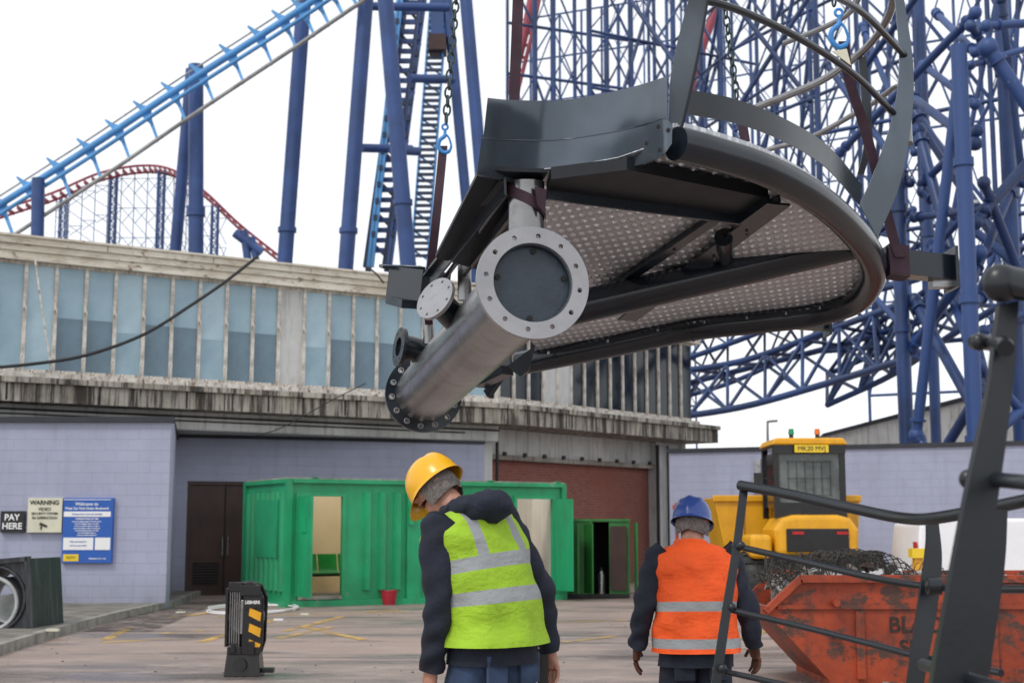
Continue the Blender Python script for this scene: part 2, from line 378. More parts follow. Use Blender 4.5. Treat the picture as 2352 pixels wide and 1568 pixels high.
# ---------------------------------------------------------------- main building
A=Vector((-10.62,29.5,0));Bc=Vector((-.4,36,0));C=Vector((5.65,43.5,0))
d1=(Bc-A).normalized();d2=(C-Bc).normalized();A2=A-d1*8
bld=thing('derelict_building','long two storey building with weathered white fascia and strip windows','building',(-2,40,0))
def seg(p0,p1,zt0=7.6):
    ang=math.atan2(p1.y-p0.y,p1.x-p0.x);L=(p1-p0).length;return ang,L
for si,(p0,p1) in enumerate(((A2,Bc),(Bc,C))):
    ang,L=seg(p0,p1); 
    b=B(); b.bb(0,L,-.28,.3,7.46,7.60,whitew); b.bb(0,L,-.22,.3,7.32,7.457,whitew); b.bb(0,L,-.17,.3,7.20,7.317,whitew); b.bb(0,L,-.22,.3,7.13,7.197,whitew); b.bb(0,L,-.33,.3,7.603,7.65,whitew)
    for k in range(int(L/2.4)): b.bb(k*2.4+.4,k*2.4+.42,-.288,-.279,7.47,7.59,conc)
    local(b,'fascia',bld,p0,ang)
    b=B(); b.bb(0,L,-.75,.9,4.10,4.48,ledgem); b.bb(0,L,-.85,.3,4.483,4.60,ledgem); b.bb(0,L,-.12,.3,4.603,4.78,framew)
    for k in range(int(L/1.9)): b.bb(k*1.9+.3,k*1.9+.34,-.756,-.751,4.12,4.47,dark)
    local(b,'ledge',bld,p0,ang)
    b=B(); 
    if si: b.bb(0,L,.6,.9,3.43,4.097,concw)
    else:
        b.bb(0,L,-.1,.3,3.72,4.097,concw); b.bb(0,L,-.08,2.2,3.70,3.717,concw)
        b.tube([(0,-.16,4.0),(L,-.16,3.98)],.022,black,8); b.tube([(0,-.14,3.90),(L-1,-.14,3.89)],.015,black,8)
    local(b,'lower_wall',bld,p0,ang)
    if si==1:
        b=wallmesh(7.7,0,3.427,.25,brickm); local(b,'brick_wall',bld,p0+d2*.3+Vector((-d2.y,d2.x,0))*.7,ang)
        b=B(); b.bb(-.45,.27,.35,.95,0,4.095,concw); b.bb(8.0,9.6,.40,1.3,0,4.095,concw); b.bb(.27,8.0,.45,.69,3.3,3.43,conc)
        b.tube([(7.9,.3,0),(7.9,.3,4.0)],.05,black); b.tube([(.4,.3,0),(.4,.3,4.0)],.04,black); b.tube([(8.5,.33,.5),(8.5,.33,4.0)],.03,black)
        for k in range(9): b.bb(.8+k*.85,.9+k*.85,.38,.45,3.40,3.5,black)
        local(b,'pillar',bld,p0,ang)
    b=B(); b.bb(0,L,.5,.6,4.6,7.2,dark if si else glassB); local(b,'backing_wall',bld,p0,ang)
    bay=.64 if si==0 else .62; n=int(L/bay); z0,z1=4.78,7.13
    proto={}
    def win(kind):
        fr=B(); fr.bb(-.036,.036,-.06,.08,z0,z1,framew); fr.bb(.036,bay-.036,-.03,.06,z0,z0+.07,framew); fr.bb(.036,bay-.036,-.03,.06,z1-.06,z1,framew)
        zm={'a':5.98,'c':5.75}.get(kind,5.95)
        pa=B()
        if kind=='panel': pa.bb(.036,bay-.036,-.03,.02,z0+.07,z1-.06,concw); return fr,pa,None
        mt={'a':glassA,'c':glassC,'d':glassD,'e':glassC,'b':glassA}[kind]
        if kind in 'deb': pa.bb(.036,bay-.036,.0,.02,z0+.07,z1-.06,mt); return fr,pa,None
        pa.bb(.036,bay-.036,.0,.02,zm+.004,z1-.06,mt)
        lo=B(); lo.bb(.036,bay-.036,.0,.02,z0+.07,zm,glassB if kind=='a' else glassA); 
        return fr,pa,lo
    for i in range(n):
        s=i*bay+.05
        if si==1: kind='panel' if i in(3,4) else 'd'
        else:
            kind='panel' if i in(22,9) else random.choice('aaaac')
            if i<14: kind=random.choice('ecbe')
        if kind not in proto: proto[kind]=[x.mesh(nm,Vector()) if x else None for x,nm in zip(win(kind),('window','glass_pane','lower_panel'))]
        ms=proto[kind]
        o=link(bpy.data.objects.new('window',ms[0])); o.parent=bld; ORG[o.name]=Vector()
        dd=(p1-p0).normalized(); o.location=p0+dd*s-ORG[bld.name]; o.rotation_euler=(0,0,ang)
        for me,nm in((ms[1],'glass_pane' if kind!='panel' else 'infill_panel'),(ms[2],'lower_panel')):
            if me: c=link(bpy.data.objects.new(nm,me)); c.parent=o
b=B(); roof=[A2+Vector((-.1,.4,7.5)),Bc+Vector((-.1,.5,7.5)),C+Vector((-.2,.3,7.5)),Vector((5,52,7.5)),Vector((-16,52,7.5))]
b.prism(roof,(0,0,-.15),roofm); part(b,'roof',bld)
b=B(); nn=Vector((-d2.y,d2.x,0)); e0=C-d2*.15; b.prism([e0+nn*.31,e0+nn*3.5,e0+nn*3.5+Vector((0,0,7.3)),e0+nn*.31+Vector((0,0,7.3))],-d2*.2,concw); part(b,'end_wall',bld)
b=B(); b.tube(cat([W(-60,848,28.9),W(80,835,29.2),W(200,815,29.6),W(330,768,30.2),W(440,700,30.8),W(520,645,31.2),W(590,590,31.6)],6),.035,black,8); part(b,'cable',bld)
b=B(); b.tube(cat([W(590,1000,30.8),W(650,980,31),W(760,920,31.8),W(840,880,32.3)],6),.012,black,6); part(b,'cable',bld)
b=B(); b.tube(cat([W(80,590,29.4),W(95,700,29.4),W(120,860,29.4)],4),.02,framew,6); part(b,'cable',bld)
b=B(); b.tube(cat([W(840,612,33.3),W(860,625,33.3),W(882,650,33.4)],6),.02,black,6); part(b,'cable',bld)
# annex front wall
annex=thing('blockwork_annex','lilac painted single storey blockwork annex with dark roof edge','building',(-10,28,0))
b=wallmesh(9.4,0,3.56,.25,lilac); local(b,'wall',annex,(-16.0,27.5,0),0)
b=wallmesh(5.2,0,3.56,.2,lilac); local(b,'side_wall',annex,(-6.6,27.78,0),math.atan2(5.5,-1.25))
b=B(); b.prism([(-16,27.4,3.563),(-6.52,27.4,3.563),(-7.75,33.1,3.563),(-16,33.1,3.563)],(0,0,.1),roofm); part(b,'roof',annex)
wall2a=W(395,1216,33);wall2b=W(1112,1216,35.6)
ang,L=seg(wall2a,wall2b); wall2a.z=0
wl=thing('blockwork_wall','lilac painted blockwork wall with brown double doors','wall',wall2a)
b=wallmesh(L,0,3.62,.3,lilac,[(.32,2.15,0,2.62)]); local(b,'wall',wl,wall2a,ang)
b=B(); b.bb(-.1,L,-.06,.35,3.623,3.695,roofm); local(b,'coping',wl,wall2a,ang)
b=B(); b.bb(.32,2.15,.08,.14,0,2.62,brown); b.bb(1.2,1.23,.06,.079,0,2.6,dark); b.bb(.32,.4,.02,.079,0,2.62,brown); b.bb(2.07,2.15,.02,.079,0,2.62,brown); b.bb(.4,2.07,.02,.079,2.54,2.62,brown)
for k in range(8): b.bb(.5,1.1,.06,.079,.25+k*.065,.29+k*.065,dark)
b.bb(2.2,4.5,-.03,-.001,2.62,2.68,roofm)
dr=local(b,'door',wl,wall2a,ang)
b=B(); b.tube([(1.16,.0,.9),(1.16,.0,1.35)],.02,steelg); h=local(b,'handle',dr,Vector(),0); h.location=(0,0,0)
b=B(); b.tube([(1.28,.0,.9),(1.28,.0,1.35)],.02,steelg); h=local(b,'handle',dr,Vector(),0); h.location=(0,0,0)
b=B(); b.bb(1.9,2.0,.0,.019,1.6,2.1,lettw); b.bb(2.25,2.31,-.02,-.001,1.5,1.9,lettw); local(b,'notice',wl,wall2a,ang)
b=B(); p=W(1030,1083,35.2); b.bb(p.x-.10,p.x+.10,p.y-.2,p.y-.05,p.z-.12,p.z+.12,redp); part(b,'alarm_box',wl)
# right lilac wall
p0=Vector((4.38,39.7,0));p1=Vector((17,34.2,0)); ang,L=seg(p0,p1)
wr=thing('blockwork_wall','lilac blockwork boundary wall with dark coping','wall',p0)
b=wallmesh(L,0,3.62,.3,lilac); local(b,'wall',wr,p0,ang); b=B(); b.bb(-.05,L,-.07,.37,3.623,3.73,roofm); local(b,'coping',wr,p0,ang)
b=B(); b.bb(2.45,2.6,-.12,-.001,2.3,3.4,steelg); b.bb(2.35,2.7,-.14,-.121,2.6,2.9,steelg); local(b,'floodlight',wr,p0,ang)
b=B(); q=[W(1890,1216,60),W(2500,1216,57)]; 
b.prism([Vector((q[0].x,60,0)),Vector((q[1].x,57,0)),Vector((q[1].x,57,W(2500,850,57).z)),W(1890,1003,60)],(2,14,0),concw)
b.prism([W(1890,1003,59.8),W(2500,850,56.8),W(2500,835,56.8),W(1890,995,59.8)],(2,14,0),roofm)
b.prism([W(2000,1010,59.9),W(2500,905,56.7),W(2500,892,56.7),W(2000,1003,59.9)],(0,.1,0),lblue)
solo(b,'sloped_roof_building','white rendered building with a sloping dark parapet','building')
b=B(); p=W(1763,1216,58); p.z=0; b.tube([p,W(1763,968,58)],[.10,.05],greyrail,8); b.tube([W(1763,968,58),W(1785,966,57.5)],.05,greyrail,6)
solo(b,'street_lamp','slim grey street lamp column behind the wall','street lamp',group=None)
# ---------------------------------------------------------------- signs
def sign(name,label,x0,y0,x1,y1,mat,rows,d=27.42,border=None):
    a=W(x0,y1,d);c=W(x1,y0,d); t=thing(name,label,'sign',((a.x+c.x)/2,d,(a.z+c.z)/2))
    b=B(); b.bb(a.x,c.x,d-.012,d+.078,a.z,c.z,mat); part(b,'sign_panel',t)
    for (s,px,py,size,m) in rows:
        p=W(px,py,d); text(s,'lettering',t,(p.x,d-.016,p.z),size,m,bold=.0035 if size>.1 else .0015)
    return t
sign('parking_sign','small dark sign reading PAY HERE on lilac wall',0,1173,57,1222,blackg,[('PAY',28,1188,.165,lettw),('HERE',28,1208,.165,lettw)])
sign('warning_sign','cream camera warning sign on lilac wall',62,1143,144,1222,signc,[('WARNING',103,1154,.115,lettb),('VIDEO',103,1169,.085,lettb),('SECURITY SYSTEM',103,1179,.062,lettb),('IN OPERATION',103,1189,.07,lettb)])
b=B(); p=W(100,1205,27.42); b.box(p+Vector((0,-.02,0)),(.15,.012,.045),lettb,X=(1,0,-.4),Z=(.4,0,1)); b.box(p+Vector((-.04,-.02,-.05)),(.025,.012,.07),lettb)
part(b,'camera_symbol',bpy.data.objects['warning_sign'])
t=sign('car_park_sign','tall blue car park information sign on lilac wall',141,1143,261,1292,signb,[('Welcome to',200,1157,.085,lettw),('West Car Park Ocean Boulevard',200,1167,.062,lettw),('CONDITIONS OF USE',200,1191,.045,lettw)]+[(('terms and conditions apply to all vehicles parked here')[:random.randint(30,50)],200,1197+i*5.2,.028,lettw) for i in range(7)]+[('Patrons never rest',224,1282,.042,lettw)])
b=B(); D=27.42
for x0,y0,x1,y1,m in((147,1174,255,1186,lettw),(145,1234,215,1262,lettw),(218,1234,254,1262,lettw),(145,1272,181,1288,platey),(147,1146,255,1147.5,lettw)):
    a=W(x0,y1,D);c=W(x1,y0,D); b.bb(a.x,c.x,D-.018,D-.0125,a.z,c.z,m)
part(b,'printed_panel',t)
for s,px,py,sz,m in(('Parking tickets valid until midnight',201,1180,.042,signb),('Help and enquiries',180,1243,.042,signb),('call the car park office',180,1252,.036,signb),('CCTV',163,1280,.065,lettb)):
    p=W(px,py,D); text(s,'lettering',t,(p.x,D-.022,p.z),sz,m)
# ---------------------------------------------------------------- green cabin
K=Vector((-4.41,28.2,0)); ca=math.radians(30)
cab=thing('site_cabin','green steel welfare cabin with two open doorways','cabin',K)
def R30(b,name,parent=cab,label=None):
    o=local(b,name,parent,K if parent==cab else Vector(),ca if parent==cab else 0)
    if parent!=cab: o.location=(0,0,0)
    if label:o['label']=label
    return o
L=6.4;Wd=2.45;Z1=2.42
b=wallmesh(L,.12,Z1,.06,green,[(.23,1.15,.2,2.16),(5.2,6.1,.2,2.16)])
def ribs(b,x0,x1,z0,z1,y):
    x=x0
    while x+.12<x1:
        b.prism([(x,y,z0),(x+.05,y-.085,z0),(x+.15,y-.085,z0),(x+.20,y,z0)],(0,0,z1-z0),green); x+=.34
ribs(b,1.6,2.5,.3,2.25,0); ribs(b,3.0,5.0,.3,2.25,0)
for i in range(8):
    y=.2+i*.28; b.prism([(0,y,.3),(-.06,y+.04,.3),(-.06,y+.13,.3),(0,y+.17,.3)],(0,0,1.95),green)
b.bb(0,.06,.06,Wd,.12,Z1,green); b.bb(L-.06,L,.06,Wd,.12,Z1,green); b.bb(.06,L-.06,Wd-.06,Wd,.12,Z1,green)
R30(b,'wall')
b=B(); 
for x in(-.05,L-.07): 
    for y in(-.05,Wd-.07): b.bb(x,x+.12,y,y+.12,0,2.5,green)
b.bb(.07,L-.07,-.095,.055,0,.12,green); b.bb(.07,L-.07,-.095,.055,Z1,2.5,green); b.bb(-.055,.055,.07,Wd-.07,0,.12,green); b.bb(-.055,.055,.07,Wd-.07,Z1,2.5,green); b.bb(.06,L-.06,.06,Wd-.06,.1,.16,pavem)
b.bb(2.58,2.88,-.07,-.001,.12,2.56,green); b.bb(2.6,2.7,-.12,-.071,1.6,2.0,green); b.bb(-.07,.0,.4,1.6,.95,2.1,green)
for x in(.5,2.7,4.5,6.2): b.bb(x,x+.12,-.02,.1,2.503,2.545,green)
R30(b,'corner_frame')
b=B(); b.bb(-.02,L+.02,-.02,.30,2.503,2.53,conc); b.bb(-.02,L+.02,2.15,Wd+.02,2.503,2.53,conc); b.bb(2.62,4.5,.303,2.147,2.503,2.53,conc); b.bb(-.02,.25,.303,2.147,2.503,2.53,conc); R30(b,'roof')  # roof left open over both rooms, unseen openings added to light the interiors
b=B(); b.bb(.07,2.6,2.1,2.13,.16,2.4,cream); b.bb(.07,.1,.1,2.1,.16,2.4,cream); b.bb(2.6,2.63,.1,2.13,.16,2.4,cream); b.bb(.1,2.6,.1,2.1,.161,.18,conc); R30(b,'interior_lining')
b=B(); b.bb(4.5,6.3,1.2,1.23,.16,2.4,palei); b.bb(6.3,6.33,.1,1.2,.16,2.4,palei); b.bb(4.5,4.53,.1,1.2,.16,2.4,palei); b.tube([(5.75,1.15,.16),(5.75,1.15,1.0)],.03,steelg,8);  b.ball((5.9,.8,.35),.17,redp,sz=1.3); b.bb(5.5,5.53,1.17,1.197,.2,2.3,conc); b.bb(5.55,6.2,1.16,1.197,1.0,1.05,brown); R30(b,'interior_lining')
for x,w in((.23,.92),(5.2,.9)):
    b=B(); b.bb(x-.07,x,-.04,-.001,.2,2.23,green); b.bb(x+w,x+w+.07,-.04,-.001,.2,2.23,green); b.bb(x,x+w,-.04,-.001,2.16,2.23,green); b.bb(x,x+w,-.06,-.001,.14,.2,conc); R30(b,'door_frame')
b=B(); b.box((-.02+.23,-.42,1.18),(.045,.64,1.95),green); b.box((.18,-.4,1.6),(.02,.3,.3),green); R30(b,'door')
b=B(); b.box((6.14,-.44,1.18),(.045,.66,1.95),green); R30(b,'door')
chs=thing('waiting_chair','green plastic moulded bench seats inside the cabin','chair',K)
def chair(x,y):
    b=B()
    P=[(y+.0,.46),(y+.15,.43),(y+.32,.44),(y+.40,.52),(y+.44,.70),(y+.47,.84)]
    b.sheet([(x,p,z+.16) for p,z in P],[(x+.42,p,z+.16) for p,z in P],(0,.01,-.015),seatg); return b
for i,x in enumerate((.75,1.2,1.65)): local(chair(x,.9),'seat',chs,K,ca)
b=B()
b.bb(.7,2.1,1.02,1.06,.55,.59,black)
for x in(.8,2.0): b.bb(x,x+.04,.9,.94,.18,.56,black);b.bb(x,x+.04,1.2,1.24,.18,.56,black);b.bb(x,x+.04,.94,1.2,.5,.54,black)
local(b,'leg_frame',chs,K,ca)
t=thing('storage_container','small dark green steel store with doors standing open','container',(1.9,31.8,0))
X0,X1,Y0=1.22,2.6,31.8
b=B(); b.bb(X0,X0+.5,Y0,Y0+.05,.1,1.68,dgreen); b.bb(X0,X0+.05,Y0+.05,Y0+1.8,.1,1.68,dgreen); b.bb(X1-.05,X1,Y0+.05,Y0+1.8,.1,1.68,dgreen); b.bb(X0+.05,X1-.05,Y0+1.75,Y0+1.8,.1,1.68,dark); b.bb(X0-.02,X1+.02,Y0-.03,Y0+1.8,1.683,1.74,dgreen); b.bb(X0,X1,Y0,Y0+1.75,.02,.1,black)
b.bb(X0+.5,X0+.56,Y0-.03,Y0+.02,.1,1.68,dgreen); b.bb(X1-.45,X1,Y0,Y0+.04,.1,1.68,dgreen); part(b,'body',t)
for x in(X0+.03,X0+.34): 
    b=B(); b.box((x+.12,Y0-.3,.88),(.03,.6,1.5),dgreen,X=(1,.25,0),Y=(-.25,1,0)); part(b,'door',t)
b=B(); b.box((X1-.25,Y0-.04,.88),(.36,.03,1.4),brown); b.box((X1+.12,Y0-.25,.88),(.03,.6,1.55),dgreen); part(b,'door',t)
b=B(); b.tube([(1.98,31.9,.1),(1.98,31.9,.5),(1.98,31.9,.6)],[.09,.09,.04],steelg); b.tube([(1.98,31.9,.6),(1.98,31.9,.68)],.03,black); solo(b,'gas_bottle','small grey gas bottle standing in the dark store','gas bottle')
# ---------------------------------------------------------------- props on ground
p=G(809,1388); b=B(); b.tube([p,p+Vector((0,0,.2)),p+Vector((0,0,.26)),p+Vector((0,0,.30))],[.07,.07,.03,.03],whitep); solo(b,'plastic_bottle','white plastic bottle standing on the ground','bottle',p)
p=G(893,1388); b=B(); b.tube([p,p+Vector((0,0,.28))],[.13,.17],redp,16); b.torus(p+Vector((0,0,.28)),(0,0,1),.17,.012,redp); solo(b,'bucket','red plastic bucket standing by the cabin','bucket',p)
b=B(); c=G(577,1402); 
b.tube(cat([c+Vector(((.80+.05*math.sin(a*1.7))*math.cos(a),(1.5+.12*math.cos(a*1.3))*math.sin(a)+.02*a,.02+.0022*a)) for a in [k*.35 for k in range(46)]],2),.015,whitep,8)
solo(b,'hose','coiled white hose lying on the tarmac','hose')
b=B(); p=G(398,1362); b.tube([p,p+Vector((0,0,.5))],.06,redp); solo(b,'bollard','short red post beside the annex corner','post',p)
t=thing('drain_box','black moulded drainage chamber holding grey pipes','drain box',(-6.9,20.6,0))
cx,cz,w=-7.32,.56,.53; yb=20.5
b=B(); n=24; ring=[];sq=[]
for i in range(n):
    a=2*math.pi*i/n; c,s=math.cos(a),math.sin(a); k=w/max(abs(c),abs(s)); ring.append(Vector((cx+.43*c,yb,cz+.43*s))); sq.append(Vector((cx+k*c,yb,cz+k*s)))
vs=ring+sq+[v+Vector((0,1.2,0)) for v in ring]+[v+Vector((0,1.2,0)) for v in sq]
b.add(vs,[[i,(i+1)%n,n+(i+1)%n,n+i] for i in range(n)]+[[n+i,n+(i+1)%n,3*n+(i+1)%n,3*n+i] for i in range(n)]+[[(i+1)%n,i,2*n+i,2*n+(i+1)%n] for i in range(n)],blackp)
b.torus((cx,yb,cz),(0,1,0),.46,.03,blackp,seg=28)
for x in(-w,w): b.bb(cx+x-.04,cx+x+.04,yb-.05,yb,0,1.12,blackp)
b.bb(cx-w,cx+w,yb-.05,yb,1.05,1.12,blackp); b.bb(cx-w,cx+w,yb-.05,yb,0,.06,blackp)
part(b,'body',t)
b=B(); b.tube([(cx-.04,yb+.05,cz-.06),(cx-.04,yb+1.1,cz-.06)],.36,pipeg,28,caps=False); b.torus((cx-.04,yb+.03,cz-.06),(0,1,0),.365,.03,pipeg,seg=32); part(b,'pipe',t)
b=B(); b.tube([(cx+.08,yb+.25,cz-.15),(cx+.08,yb+1.1,cz-.15)],.2,whitep,24,caps=False); part(b,'pipe',t)
t.rotation_euler=(0,math.radians(-5),math.radians(-4))
# crane hook block
O=G(563,1550); t=thing('crane_hook_block','black and yellow crane hook block standing on the tarmac','hook block',O)
def hb(x0,x1,y0,y1,z0,z1,m,bb=None,taper=1): 
    b=bb or B(); b.bb(O.x+x0,O.x+x1,O.y+y0,O.y+y1,O.z+z0,O.z+z1,m,taper); return b
b=B()
prof=[(-.02,.22),(.17,.22),(.2,.35),(.2,.8),(.14,.93),(.06,.97),(.0,.95),(-.01,.85),(-.02,.4)]
b.prism([O+Vector((x,-.14,z)) for x,z in prof],(0,.03,0),blackg)
prof=[(-.15,.22),(.15,.22),(.19,.35),(.2,.8),(.14,.93),(.02,.97),(-.12,.95),(-.17,.85),(-.19,.4)]
b.prism([O+Vector((x,.11,z)) for x,z in prof],(0,.03,0),blackg)
hb(-.05,.17,-.16,-.141,.82,.93,blackg,b); hb(-.14,.12,-.1,.1,.9,.955,blackg,b); hb(-.20,-.17,-.13,.1,.3,.9,blackg,b); hb(-.17,-.02,-.14,-.11,.86,.96,blackg,b); hb(-.17,-.02,-.14,-.11,.22,.3,blackg,b); part(b,'side_plate',t,bev=.008)
b=B(); b.tube([O+Vector((-.0,-.09,.6)),O+Vector((-.0,.08,.6))],.165,steelg,28)
for k in range(5): b.torus(O+Vector((-.0,-.08+.035*k,.6)),(0,1,0),.17,.012,steelg,seg=28)
for k in range(5): b.tube([O+Vector((-.155+.024*k,-.10,.9)),O+Vector((-.155+.024*k,-.10,.3))],.009,steelg,6)
part(b,'sheave',t)
b=B()
for z in(.30,.46,.62): b.prism([O+Vector(q) for q in((0.05,-.146,z),(.17,-.146,z-.06 if z>.4 else z),(.18,-.146,z+.03),(.06,-.146,z+.08))],(0,-.008,0),yellow)
part(b,'warning_stripe',t)
b=B(); hb(-.2,.18,-.14,.14,.0,.24,blackg,b,.86); hb(.18,.3,-.05,.06,.03,.08,blackg,b); b.tube([O+Vector((-.03,-.14,.12)),O+Vector((-.03,-.17,.12))],.07,black,20); hb(-.13,-.08,-.17,-.13,.24,.34,blackg,b); hb(.05,.12,-.17,-.13,.22,.36,blackg,b); part(b,'base',t,bev=.008)
b=B(); hb(.0,.185,-.165,-.147,.70,.80,blackg,b); part(b,'name_plate',t); text('LIEBHERR','lettering',t,O+Vector((.09,-.169,.755)),.046,lettw,bold=.001,sx=.8)
# ---------------------------------------------------------------- yellow dumper
D=25.0; O=Vector(((1868-1176)/F*D,D,0)); t=thing('site_dumper','yellow cabbed site dumper parked with its rear showing','dumper',O)
def q(b,x0,x1,y0,y1,z0,z1,m,taper=1): b.bb(O.x+x0,O.x+x1,O.y+y0,O.y+y1,O.z+z0,O.z+z1,m,taper); return b
b=B(); b.prism([O+Vector(v) for v in((-.70,.0,1.05),(.74,.0,1.05),(.76,.0,1.50),(.62,.0,1.70),(.40,.0,1.76),(-.36,.0,1.76),(-.58,.0,1.70),(-.72,.0,1.50))],(0,1.3,0),yellow); part(b,'engine_cover',t,bev=.09)
b=B(); q(b,-.52,.57,-.03,-.001,1.12,1.52,blackg); part(b,'rear_grille',t,bev=.03)
b=B(); q(b,-.9,.9,.1,1.2,.72,1.05,blackg); q(b,-.7,.75,-.08,.1,.95,1.05,blackg); part(b,'chassis',t)
b=B(); q(b,-1.15,-.76,.0,1.0,1.0,1.42,yellow); part(b,'side_tank',t,bev=.09)
for x in(-.42,.35): b=B(); q(b,x,x+.2,-.06,-.031,1.42,1.47,lampr); part(b,'rear_lamp',t)
b=B()
for x in(-.64,.54):
    for y in(.4,1.5): q(b,x,x+.1,y,y+.1,1.7,3.0,blackg)
q(b,-.54,.54,.4,.46,1.72,1.98,blackg); q(b,-.64,.64,.36,.46,2.84,3.0,blackg); q(b,-.64,.64,.46,1.6,2.95,3.0,blackg); part(b,'cab_frame',t)
b=B(); q(b,-.54,.54,.44,.45,1.98,2.84,glassv); q(b,-.6,-.59,.5,1.5,1.9,2.86,glassD); q(b,.6,.61,.5,1.5,1.9,2.86,glassD); part(b,'cab_glass',t)
b=B()
for i in range(6): q(b,-.38+i*.15,-.373+i*.15,.405,.415,2.1,2.7,black)
for z in(2.1,2.4,2.7): q(b,-.40,.40,.40,.412,z,z+.01,black)
part(b,'window_guard',t)
b=B(); b.prism([O+Vector(v) for v in((-.68,.3,3.0),(.68,.3,3.0),(.60,.3,3.12),(-.60,.3,3.12))],(0,1.4,0),yellow); part(b,'cab_roof',t,bev=.03)
b=B(); q(b,-.28,.32,.26,.295,2.86,2.995,platey); part(b,'number_plate',t); text('MK20 MVJ','lettering',t,(O.x+.02,O.y+.255,2.927),.118,lettb,sx=.98)
for x,m in((-.27,lampg),(.2,lampo)):
    b=B(); b.tube([O+Vector((x,.6,3.12)),O+Vector((x,.6,3.2))],.04,blackg); b.tube([O+Vector((x,.6,3.2)),O+Vector((x,.6,3.3))],[.055,.045],m); part(b,'beacon',t)
b=B()
b.prism([O+Vector(v) for v in((-1.3,1.8,1.0),(1.15,1.8,1.0),(1.22,1.8,2.1),(-1.52,1.8,2.1))],(0,1.8,0),yellow); q(b,-1.54,1.24,1.74,1.8,2.02,2.14,yellow); q(b,-1.0,-.96,1.75,1.8,1.05,2.02,yellow);q(b,.96,1.0,1.75,1.8,1.05,2.02,yellow); part(b,'tipping_skip',t,bev=.03)
for x in(-1.05,1.05):
    for y in(.5,2.6):
        b=B(); c=O+Vector((x,y,.55)); b.tube([c-Vector((.2,0,0)),c-Vector((.17,0,0)),c+Vector((.17,0,0)),c+Vector((.2,0,0))],[.46,.55,.55,.46],black,24)
        for k in range(16): a=k*math.pi/8; b.box(c+Vector((0,.55*math.cos(a),.55*math.sin(a))),(.36,.08,.05),black,Y=(0,-math.sin(a),math.cos(a)),Z=(0,math.cos(a),math.sin(a)))
        w_=part(b,'wheel',t); b=B(); b.tube([c-Vector((.21,0,0)),c+Vector((.21,0,0))],.25,yellow,20); part(b,'rim',w_)
b=B(); q(b,-1.0,-.85,.3,.36,2.2,2.5,blackg); b.tube([O+Vector((-.6,.45,2.4)),O+Vector((-.92,.33,2.4))],.015,blackg,6); part(b,'mirror',t)
b=B(); b.bb(3.6,4.9,32,32.6,.9,1.15,orangeb); b.bb(3.65,3.72,32,32.1,0,2.1,orangeb); b.bb(4.7,4.8,32,32.1,0,2.0,orangeb); b.bb(3.6,4.9,32,32.1,1.95,2.05,orangeb); b.bb(3.85,4.6,32.02,32.08,1.4,1.9,lampr); b.tube([(4.75,32,2.05),(4.75,32,2.2)],.06,lampr); solo(b,'barrier_frame','orange painted steel barrier frame with red lamp','barrier')
# ---------------------------------------------------------------- skip
yk=14.0; x0=(1750-1176)/F*yk; t=thing('rubbish_skip','battered orange steel skip heaped with rubble and mesh','skip',(x0+1.9,yk+.8,0))
def sx(px): return (px-1176)/F*yk
prof=[(sx(1890),.06),(sx(2500),.06),(sx(2640),.72),(sx(2560),1.03),(sx(1828),1.03),(sx(1748),.72)]
b=B(); 
for y in(yk,yk+1.6): b.prism([(x,y,z) for x,z in prof],(0,.04,0),orange)
b.prism([(prof[0][0],yk+.04,.06),(prof[0][0],yk+1.6,.06),(prof[5][0],yk+1.6,.72),(prof[5][0],yk+.04,.72)],(.05,0,.0),orange)
b.prism([(prof[1][0],yk+.04,.06),(prof[1][0],yk+1.6,.06),(prof[2][0],yk+1.6,.72),(prof[2][0],yk+.04,.72)],(-.05,0,.0),orange)
b.bb(prof[0][0],prof[1][0],yk,yk+1.64,0,.06,orange); part(b,'body',t)
b=B(); b.beam((prof[4][0],yk-.02,1.03),(prof[3][0],yk-.02,1.03),.1,.07,orange); b.beam((prof[5][0],yk-.02,.72),(prof[4][0],yk-.02,1.03),.1,.06,orange); b.beam((prof[4][0],yk+1.62,1.03),(prof[3][0],yk+1.62,1.03),.1,.07,orange); b.beam((prof[5][0],yk-.03,.73),(prof[5][0],yk+1.63,.73),.08,.08,orange)
b.beam((prof[5][0]+.12,yk-.015,.76),(sx(2600),yk-.015,.76),.03,.04,orange); part(b,'rim',t)
for px in(1960,2260): b=B(); b.box((sx(px),yk-.02,.4),(.08,.04,.64),orange); part(b,'stiffener',t)
for z in(.5,.8): b=B(); b.tube([(sx(1905),yk-.12,z),(sx(1905),yk,z)],.035,orange); part(b,'lifting_lug',t)
text('BLAC','lettering',t,(sx(2085),yk-.006,.585),.21,lettfd,bold=.004); text('SK','lettering',t,(sx(2075),yk-.006,.37),.20,lettfd,bold=.004)
b=B()
for i in range(520):
    x=random.uniform(prof[4][0]-.05,prof[3][0]); y=random.uniform(yk+.08,yk+1.55)
    hgt=.93+.14*math.exp(-((x-sx(2000))/.5)**2)*math.sin((y-yk)/1.6*math.pi)+random.uniform(-.05,.08)
    r=random.uniform(.015,.07); b.box((x,y,hgt),(r*random.uniform(.6,3),r*random.uniform(.6,2),r),random.choice([debm,debm,debm,pipeg,whitep,black,brown,wirem]),X=(random.random()+.2,random.random()-.5,random.random()-.5),Y=(-.3,1,random.random()-.5),Z=(random.random()-.5,.2,1))
b.bb(prof[4][0],prof[3][0],yk+.05,yk+1.58,.6,.93,debm)
solo(b,'rubble','mixed rubble timber and plastic rubbish','rubble',kind='stuff')
b=B()
